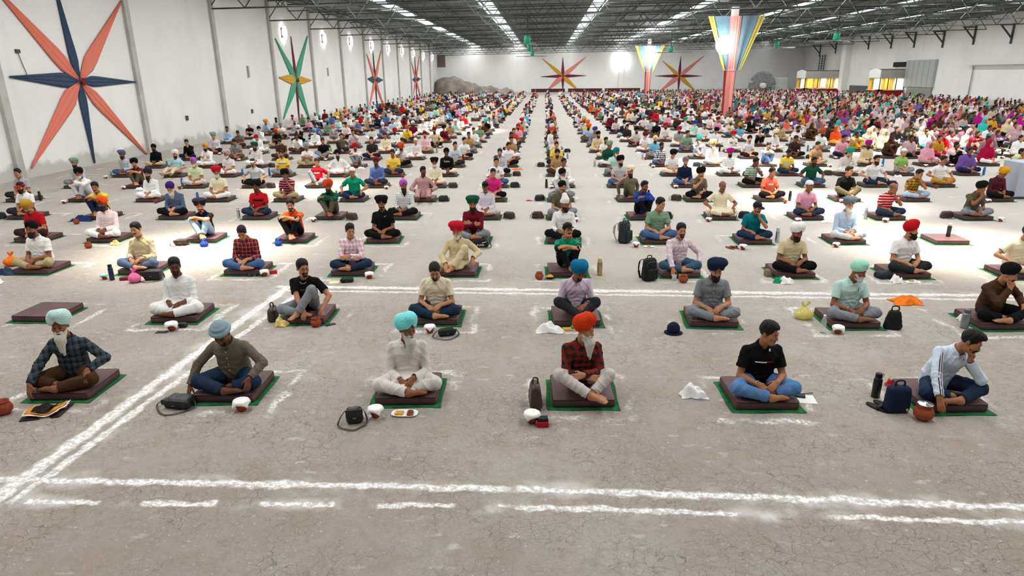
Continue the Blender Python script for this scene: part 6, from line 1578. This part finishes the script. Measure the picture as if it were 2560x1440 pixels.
def build_belongings(near):
    B, Bn = BLACKL(), BROWNL(); white = NAP()
    # --- front row
    pot(12, 1034, 'round brown clay pot at the left picture edge beside the open bag', 1.25, 1)
    p = on_floor(118, 1032); root = empty('open_bag', tuple(p), .30, 'open bag with orange and white lining before the white turban person', 'bag')
    for nm, zz, mt, w, d in (('outer_cover', .004, varied('bag_brown', '3d2a24', .6), .36, .30), ('white_lining', .030, varied('lining_white', 'e6e2dc', .8), .33, .26), ('orange_lining', .040, varied('lining_orange', 'd98a35', .8), .29, .21), ('black_lining', .052, varied('lining_black', '1a1917', .8), .17, .17)):
        n = 14; v = []; f = []
        for j in range(n + 1):
            for i in range(n + 1): x, y = -1 + 2 * i / n, -1 + 2 * j / n; v.append((x * w / 2 + .05 * y * (.4), y * d / 2, zz + .035 * max(0, abs(x) - .3) * (1 if nm != 'outer_cover' else .4) + .012 * math.sin(4 * x + 3 * y)))
        for j in range(n):
            for i in range(n): q = j * (n + 1) + i; f.append((q, q + 1, q + n + 2, q + n + 1))
        o = obj(nm, mesh_py(nm, v, f, (mt,), True), root); sm = o.modifiers.new('t', 'SOLIDIFY'); sm.thickness = .012 if nm == 'outer_cover' else .004
    bag(453, 1014, 'black leather bag on the floor beside the bowed grey turban person', .30, .20, .11, B, -.15, 'shoulder_bag', .04, True, False, True, .008, 1)
    cup_napkin(606, 1026, 'before the bowed grey turban person', 1.25, 1)
    bag(888, 1056, 'black sling bag with coiled strap before the aqua turban person', .17, .10, .17, B, .25, 'sling_bag', .04, True, False, True, .006, 2)
    cup_napkin(940, 1042, 'before the aqua turban person', 1.15, 2)
    plate(1012, 1036, 'white paper plate of snacks before the aqua turban person', [(-.055, 0, .042, .034, .018, 'd9a441', 'biscuit_stack', 'yellow square biscuit stack on the white paper plate'), (.055, .022, .034, .03, .02, '8a4a2a', 'patty', 'upper brown fried patty on the white paper plate'), (.058, -.028, .034, .03, .02, '7c4124', 'patty', 'lower brown fried patty on the white paper plate')], .27, .15)
    bag(1338, 1012, 'tall dark brown leather bag standing beside the plaid shirt person', .14, .34, .25, Bn, .1, 'leather_bag', .05, False, True, False, .006, 4, .35)
    cup_napkin(1330, 1056, 'beside the small red box', 1.2, 3)
    box(1357, 1064, 'small bright red box in the front row beside a napkin covered cup', .11, .09, .055, 'b3122c', .05); box(1357, 1050, 'small black box on top of the red box', .10, .075, .030, '1b1e1c', .1, z=.0555)
    crumple(1733, 988, 'white cloth bundle on bare floor left of the striped black shirt person', .26, .20, .13, white, 5)
    box(2008, 998, 'white paper sheet on the floor right of the striped black shirt person', .24, .20, .004, 'f2f2f0', -.1, 'paper_sheet', 'paper'); box(1996, 990, 'black wallet lying on the white paper sheet', .13, .08, .018, '1d1a18', -.25, 'wallet', 'wallet', z=.0045); 
    o = MB().bar((-.07, 0, 0), (.07, .03, 0), .0045, 8).build('pen', plain('pen', '3a3a3c', .3)); o.location = tuple(on_floor(2018, 985, .012)); tag(o, 'dark pen lying on the white paper sheet', 'pen')
    bottle(2188, 992, 'tall black flask beside the navy bag in the front row', '17181a', .27, .043, '17181a', False, True)
    bag(2238, 1028, 'navy blue fabric bag beside the pale blue shirt person', .25, .14, .28, varied('navy_fabric', '16233c', .8, .15, 10., .3, 60.), .08, 'lunch_bag', .05, False, True, False, .004, 6, .12)
    m = MB(); m.lathe([(0, 0), (.014, 0), (.014, .003), (0, .003)], 14); o = m.build('round_badge', plain('lime_badge', 'c2d62a', .5)); 
    pb = on_floor(2260, 1028); o.location = (pb[0], pb[1] - .085, .05); o.rotation_euler = (math.pi / 2, 0, 0); o.parent = [x for x in COL.objects if x.name.startswith('lunch_bag')][0]; o.location = (.07, -.073, .05)
    slippers(2202, 1018, 'black beaded slipper beside the navy bag', '201d1c', .5)
    crumple(2226, 962, 'small red cloth behind the navy bag', .10, .10, .06, varied('red_cloth', 'c8202c', .8), 7)
    pot(2306, 1048, 'round clay pot with steel lid at the front row right end', 1.35, 1); m = MB(); m.lathe([(0, 0), (.066, 0), (.072, .008), (.066, .012), (.02, .016), (.012, .026), (0, .028)], 24); o = m.build('pot_lid', plain('polished_steel', 'd5d6d8', .25, .9), None, True); o.location = tuple(on_floor(2306, 1048) + V(0, 0, .1605)); tag(o, 'shiny steel lid on the clay pot in the front row', 'lid')
    # --- second row
    cup_napkin(431, 826, 'before the white kurta person', 1.2, 4); box(405, 831, 'black phone flat on the floor beside the napkin covered cup', .15, .075, .009, '1c1d20', .05, 'phone', 'phone'); bag(458, 818, 'small black pouch behind the cup of the white kurta person', .13, .08, .07, B, 0, 'pouch', .03, False, False, False, .005, 8)
    bag(684, 800, 'dark brown leather bag standing beside the printed black T-shirt person', .12, .26, .20, Bn, .1, 'leather_bag', .05, False, True, False, .005, 9, .2); crumple(704, 814, 'pale yellow folded cloth beside the printed black T-shirt person', .19, .13, .11, varied('yellow_cloth', 'e6cf87', .85), 9)
    pot(791, 816, 'brown clay pot before the printed black T-shirt person', 1.05, 1); box(826, 812, 'black phone lying at the mat corner in the second row', .14, .07, .009, '191a1c', .7, 'phone', 'phone')
    cup_napkin(1075, 832, 'before the bowed cream polo person', 1.1, 5); bag(1117, 838, 'dark green black waist bag before the bowed cream polo person', .24, .12, .10, varied('dark_green_bag', '26302a', .6, .2, 15.), .35, 'waist_bag', .045, True, False, True, .005, 10)
    crumple(1374, 828, 'white crumpled cloth left of the lilac shirt person', .34, .20, .12, white, 11); box(1418, 824, 'yellow snack packet at the mat edge of the lilac shirt person', .12, .09, .02, 'd9a63a', .15, 'snack_packet', 'packet'); crumple(1436, 818, 'green plastic packet at the mat edge of the lilac shirt person', .10, .08, .05, varied('green_plastic', '46c06a', .4), 12, 'plastic_packet', 'packet')
    # folded navy hat
    p = on_floor(1683, 832); root = empty('cloth_hat', tuple(p), 0, 'navy cloth hat on the floor left of the grey shirt person', 'hat'); G = Grid((-.13, -.13, -.01), (.13, .13, .2), .009); G.ell((0, 0, .06), (.085, .085, .09)); G.clip(lambda x, y, z: .012 - z + 0 * x + 0 * y); G.wrinkle(.003, wrfun(3)); v, q = G.net(); obj('crown', mesh_np('crown', v, q), root, varied('navy_hat', '141a35', .85))
    m = MB(); m.lathe([(.05, .014), (.118, .002), (.121, .006), (.05, .022)], 24); m.build('brim', varied('navy_hat', '141a35', .85), root, True)
    o = knotted_bag(2008, 796, 'crumpled yellow plastic bag left of the mint turban person', clearplastic('yellow_plastic', (.95, .92, .6, 1), .6, (.80, .72, .22, 1)), .26, .17, 1)
    p = on_floor(2056, 832); root = empty('water_bottle', tuple(p), 0, 'clear plastic water bottle beside the mint turban person', 'bottle'); m = MB(); m.lathe([(0, 0), (.034, 0), (.036, .01), (.034, .05), (.036, .09), (.034, .13), (.036, .16), (.018, .215), (.014, .222), (.014, .24)], 20); m.build('flask', clearplastic('clear_plastic'), root, True); m = MB(); m.lathe([(.016, .226), (.016, .246), (0, .246)], 14); m.build('bottle_cap', plain('white_cap', 'eeeeee', .4), root, True)
    cup_napkin(2094, 834, 'before the mint turban person', 1.1, 6)
    bag(2230, 822, 'black drawstring bag standing right of the mint turban person', .24, .15, .26, varied('black_nylon', '1a1b1d', .6, .2, 10., .3, 40.), -.12, 'drawstring_bag', .05, False, True, False, .010, 13, .42)
    crumple(2264, 756, 'bright orange folded cloth bag behind the black drawstring bag', .40, .30, .09, varied('orange_cloth', 'f07a1c', .8), 14, 'cloth_bag', 'bag')
    bottle(2410, 820, 'grey steel bottle left of the brown shirt person', '8d9296', .26, .050, '5d6163', True); crumple(2408, 800, 'white towel behind the grey bottle', .16, .10, .10, white, 15, z=.0, name='towel'); crumple(2462, 812, 'small red and white bundle behind the pale blue shirt person', .10, .08, .08, varied('red_cloth', 'c8202c', .8), 16)
    # --- third row
    knotted_bag(32, 664, 'round orange cloth bundle at the left edge beside the khaki trousers person', varied('orange_cloth', 'f07a1c', .8), .28, .18, 2); crumple(20, 684, 'blue denim cloth heap at the left edge', .34, .24, .10, varied('denim_cloth', '2b3d55', .85), 17); crumple(-8, 708, 'white and orange bag corner at the left edge', .20, .16, .08, white, 18)
    bottle(281, 700, 'navy blue bottle beside the cream shirt person', '1b2747', .27, .040, '1b2747'); pot(262, 698, 'small teal topped cup left of the navy bottle', .9, 0); napkin(on_floor(262, 698), 'pale teal napkin over the cup left of the navy bottle', .9, .09, 3, varied('teal_napkin', 'a9dcd8', .9))
    box(312, 700, 'maroon purse beside the pink knotted bag', .14, .08, .05, '7a1f2c', .2, 'purse', 'purse'); knotted_bag(338, 706, 'bright pink knotted plastic bag before the cream shirt person', varied('pink_plastic', 'ee6da6', .4), .20, .17, 3); bag(386, 698, 'black backpack lying before the cream shirt person', .30, .20, .17, B, .1, 'backpack', .05, True, False, True, .006, 19)
    cup_napkin(662, 690, 'before the red checked shirt person', 1.1, 7); crumple(630, 690, 'black pouch before the red checked shirt person', .16, .10, .07, B, 20, 'pouch', 'pouch'); box(684, 684, 'small red purse before the red checked shirt person', .12, .08, .06, 'b02030', .3, 'purse', 'purse')
    bag(868, 704, 'black oblong pouch before the pink checked shirt person', .22, .15, .07, varied('dark_green_bag', '26302a', .6, .2, 15.), .2, 'pouch', .03, False, False, True, .003, 21); cup_napkin(924, 696, 'before the pink checked shirt person', 1.1, 8); box(836, 706, 'pale yellow paper beside the black oblong pouch', .17, .14, .004, 'e9e3b4', .1, 'paper_sheet', 'paper')
    pot(1348, 698, 'tall brown clay pot left of the green polo person', 1.05, 1); box(1374, 696, 'small green box with yellow cloth on top left of the green polo person', .12, .09, .05, '1c3a26', .05); crumple(1374, 692, 'yellow folded cloth on the small green box', .12, .08, .035, varied('yellow_cloth2', 'dca94a', .85), 22, z=.051)
    bottle(1499, 688, 'golden steel flask standing alone right of the green polo person', 'b7a67a', .30, .043, 'c8b98e', True)
    backpack(1622, 700, 'black backpack lying left of the pink plaid person', varied('black_nylon', '1a1b1d', .6, .2, 10., .3, 40.), .5, .85); pot(1708, 706, 'wide orange clay pot before the pink plaid person', 1.1, 1); p = on_floor(1685, 700); m = MB(); m.lathe([(0, 0), (.035, 0), (.042, .09), (.039, .09), (.033, .006), (0, .006)], 18); o = m.build('glass_tumbler', clearplastic('clear_plastic'), None, True); o.location = tuple(p); tag(o, 'clear tumbler left of the wide orange clay pot', 'glass'); box(1702, 696, 'small yellow box behind the wide orange clay pot', .07, .05, .07, 'e8c55a', .2)
    crumple(1946, 706, 'green cloth corner of the bundle before the beige kurta person', .16, .12, .09, varied('green_cloth2', '1f9a6a', .8), 23); crumple(1966, 708, 'white napkin heap before the beige kurta person', .22, .14, .11, white, 24); bag(1918, 690, 'small striped pouch left of the beige kurta person', .09, .14, .12, varied('striped_pouch', '8a7a62', .7), .2, 'pouch', .03, False, False, False, .003, 25)
    bag(2212, 694, 'dark navy soft bag left of the bright red turban person', .34, .22, .11, varied('navy_nylon', '20242c', .6), .3, 'soft_bag', .05, False, False, False, .006, 26); crumple(2242, 706, 'white crumpled napkin before the bright red turban person', .18, .14, .12, white, 27); crumple(2282, 706, 'white napkin with snack before the bright red turban person', .24, .12, .035, white, 28); box(2278, 703, 'small yellow snack on the white napkin', .08, .035, .02, 'd7a445', .1, 'snack', 'food', z=.04)
    # --- fourth row
    bag(455, 612, 'dark brown leather pouch beside the pale denim person', .26, .18, .12, Bn, .2, 'leather_bag', .05, True, False, True, .006, 29); knotted_bag(511, 616, 'bright blue cloth bag before the pale denim person', varied('blue_cloth', '2340a0', .8), .17, .11, 4); knotted_bag(697, 614, 'bright blue bundle before the orange shirt person', varied('blue_cloth', '2340a0', .8), .15, .10, 5); crumple(752, 600, 'small yellow food wrap beside the bare foot of the orange shirt person', .16, .08, .04, varied('yellow_cloth2', 'dca94a', .85), 30)
    pot(222, 620, 'small brown clay cup left of the pale pink shirt person', 1.0, 1); crumple(288, 612, 'pale yellow crumpled bag before the pale pink shirt person', .20, .12, .10, varied('yellow_cloth', 'e6cf87', .85), 31); crumple(205, 552, 'navy cloth heap left of the yellow shirt person', .50, .22, .14, varied('navy_cloth', '1d3468', .85), 32); pot(192, 560, 'small brown clay pot before the navy cloth heap', .95, 1)
    sb = bag(1202, 618, 'black drawstring bag with white lettering before the maroon shirt person', .34, .16, .17, varied('black_nylon', '1a1b1d', .6, .2, 10., .3, 40.), .05, 'drawstring_bag', .06, True, False, False, .006, 33, .25)
    me = text_mesh('PUMA', .055); o = obj('bag_lettering', me, sb); o.rotation_euler = (math.radians(80), 0, 0); o.location = (.0, -.092, .045); me.materials.append(plain('white_print', 'eeeeec', .8))
    m = MB(); m.tube(smooth_pts([(.03, -.090, .105), (.06, -.090, .115), (.09, -.090, .12), (.115, -.09, .135)]), .006, 5); m.build('bag_emblem', plain('white_print', 'eeeeec', .8), sb, True)
    backpack(1560, 606, 'charcoal backpack with pale straps left of the sage shirt person', varied('charcoal_nylon', '2d2f32', .7, .15, 10., .3, 40.), 1.1, 1.0, True); cup_napkin(1590, 618, 'before the charcoal backpack', 1.05, 9); plate(1622, 618, 'white paper plate with yellow snack before the sage shirt person', [(0, 0, .03, .025, .03, 'd9a441', 'fritter', 'yellow fritter on the plate before the sage shirt person')], .22, .12)
    slippers(1830, 620, 'brown leather sandal left of the teal shirt person', '7a4d2c', .4); cup_napkin(1857, 624, 'before the teal shirt person', 1.05, 10); bottle(1942, 606, 'shiny steel flask behind the teal shirt person', 'c4c8cb', .30, .040, 'c4c8cb', True); pot(2090, 618, 'small clay cup before the slate turban person', .95, 0); napkin(on_floor(2090, 618), 'white napkin on the cup before the slate turban person', .95, .09, 11)
    # empty cushions
    rg = random.Random(4)
    for u, r, w in ((120, 1, 'nobody, empty seat at the left of second row'), (2362, 3, 'nobody, empty seat with a black bottle on it')):
        y = seat_y(r); seat(x_at(u, y, .05), y, 0, w, rg)
    y = seat_y(3); x = x_at(2376, y, .2); u, v, _ = project((x, y + .05, CUSH_H)); bottle(u, v, 'black flask standing on the empty cushion', '1b1c1e', .27, .040, 'b9bbbd', False, True, CUSH_H)
    m = MB(); p = on_floor(1323, 500); o = crumple(1323, 502, 'small flat red cloth alone on the middle aisle floor', .16, .09, .02, varied('red_cloth', 'c8202c', .8), 41); crumple(1294, 424, 'orange folded cloth beside the middle aisle', .36, .22, .06, varied('orange_cloth', 'f07a1c', .8), 42)
    # --- rows behind: a cup, and for some a bag or a bottle, beside each seat
    rg = random.Random(23); cols_b = [('black', B), ('brown', Bn), ('charcoal', varied('charcoal_nylon', '2d2f32', .7))]
    cup_me = nap_me = None; bags = {}; bot = {}
    for d in near:
        r = int(d['row'])
        if r < 5 or r > 12: continue
        who = d['who'].split(', ', 1)[1]; fx = rg.choice([-1, 1]) * rg.uniform(.2, .42); fy = -.36 - rg.uniform(.05, .16)
        if rg.random() < .62:
            loc = (d['x'] + fx, d['y'] + fy, 0)
            if cup_me is None:
                a = pot(640, 560, 'tmp'); cup_me = a.children[0].data; b = napkin((0, 0, 0), 'tmp', 1.0, .09, 2); nap_me = b.data; bpy.data.objects.remove(a.children[0]); bpy.data.objects.remove(a); bpy.data.objects.remove(b)
            root = empty('clay_cup', loc, rg.uniform(0, 6), 'brown clay cup beside ' + who, 'cup', 'clay cups and pots'); obj('vessel', cup_me, root)
            if rg.random() < .7: o = obj('napkin', nap_me); o.location = loc; o.rotation_euler = (0, 0, rg.uniform(0, 6)); tag(o, 'white napkin over clay cup beside ' + who, 'napkin', 'white paper napkins')
        if rg.random() < .34:
            c, mt = rg.choice(cols_b); k = (c,)
            loc = (d['x'] - .56 * (1 if fx > 0 else -1), d['y'] - rg.uniform(.0, .25), 0)
            if k not in bags: v_, q = softbox(.30, .17, .16, .05, .012, .008, len(bags), .25); bags[k] = mesh_np('bag_body', v_, q, (mt,)); m = MB(); m.tube(smooth_pts([(-.12, 0, .13), (-.17, -.08, .05), (-.05, -.16, .012), (.12, -.13, .012), (.15, 0, .1)]), .010, 5, flat=.004); bags[k + ('s',)] = m.mesh('strap', (mt,), True)
            root = empty('shoulder_bag', loc, rg.uniform(-.6, .6), c + ' bag on the floor beside ' + who, 'bag', 'bags beside the cushions'); obj('bag_body', bags[k], root); obj('strap', bags[k + ('s',)], root)
        elif rg.random() < .30:
            c, hexc = rg.choice([('steel', 'c4c8cb'), ('steel', 'c4c8cb'), ('black', '1b1c1e'), ('black', '1b1c1e'), ('blue', '2a6fb0'), ('green', '7fae3a')]); loc = (d['x'] + .50 * (1 if fx > 0 else -1), d['y'] - rg.uniform(-.1, .3), 0)
            if c not in bot:
                a = bottle(640, 560, 'tmp', hexc, .26, .038, hexc, c == 'steel'); bot[c] = [x.data for x in a.children]; [bpy.data.objects.remove(x) for x in list(a.children)]; bpy.data.objects.remove(a)
            root = empty('bottle', loc, 0, c + ' bottle on the floor beside ' + who, 'bottle', 'bottles beside the cushions')
            for nm, me in zip(('flask', 'bottle_cap'), bot[c]): obj(nm, me, root)
        elif rg.random() < .3:
            o = crumple(640, 560, 'white crumpled napkin on the floor beside ' + who, .24, .16, .07, white, rg.randint(0, 99)); o.location = (d['x'] - .30 * (1 if fx > 0 else -1), d['y'] - .52, 0)

# ------------------------------------------------------------------ light
def build_light():
    w = bpy.data.worlds.new('hall_world'); SC.world = w; w.use_nodes = True; bg = w.node_tree.nodes['Background']; bg.inputs[0].default_value = (.86, .93, 1, 1); bg.inputs[1].default_value = 1.6
    def area(x, y, sx, sy, e, col=(1, 1, 1), z=None, spread=180, rot=(0, 0, 0)):
        ld = bpy.data.lights.new('skylight', 'AREA'); ld.shape = 'RECTANGLE'; ld.size = sx; ld.size_y = sy; ld.energy = e; ld.color = col; ld.spread = math.radians(spread)
        o = bpy.data.objects.new('skylight', ld); COL.objects.link(o); o.location = (x, y, z if z else roof_z(x, y) + 1.4); o.rotation_euler = rot; return o
    for x in (-11.5, -4.4, 4.0, 12.5, 21.0, 29.5, 38.0):
        area(x, 23, 1.05, 42, 1180 * LIGHT, (1.0, .985, .96)); area(x, 82, 1.05, 74, 2100 * LIGHT, (1.0, .99, .97))
    # daylight falling through clear roof sheets in patches
    for u, v, sx, sy, e in ((470, 640, 2.6, 3.4, 1), (2440, 640, 3.0, 2.6, 1.3), (2080, 520, 3.4, 2.6, 1.0), (770, 480, 2.8, 2.2, .8), (1860, 420, 5.0, 3.0, 1.6), (1120, 330, 6, 4, 1.6), (2300, 380, 7, 4, 1.6)):
        p = on_floor(u, v); area(p[0], p[1] + .6, sx * .55, sy * .55, 62 * e * LIGHT * sx * sy / 6, (1, .93, .80), 6.9, 38)

def settings():
    SC.view_settings.view_transform = 'Standard'; SC.view_settings.look = 'None'; SC.view_settings.gamma = 1.0; SC.view_settings.exposure = EXPOSURE; SC.view_settings.use_curve_mapping = False
    c = SC.cycles; c.max_bounces = 4; c.diffuse_bounces = 3; c.glossy_bounces = 2; c.transmission_bounces = 4; c.transparent_max_bounces = 6; c.caustics_reflective = False; c.caustics_refractive = False; c.sample_clamp_indirect = 6.0
    c.use_adaptive_sampling = True; c.adaptive_threshold = .08; c.adaptive_min_samples = 16
    c.use_denoising = True
    try: c.denoiser = 'OPENIMAGEDENOISE'
    except Exception: pass

LIGHT, EXPOSURE = 1.36, 0.0
def main():
    make_camera(); build_hall(); build_decor(); build_background()
    near = build_people(); build_belongings(near); build_light(); settings()
    bpy.context.view_layer.update()
main()
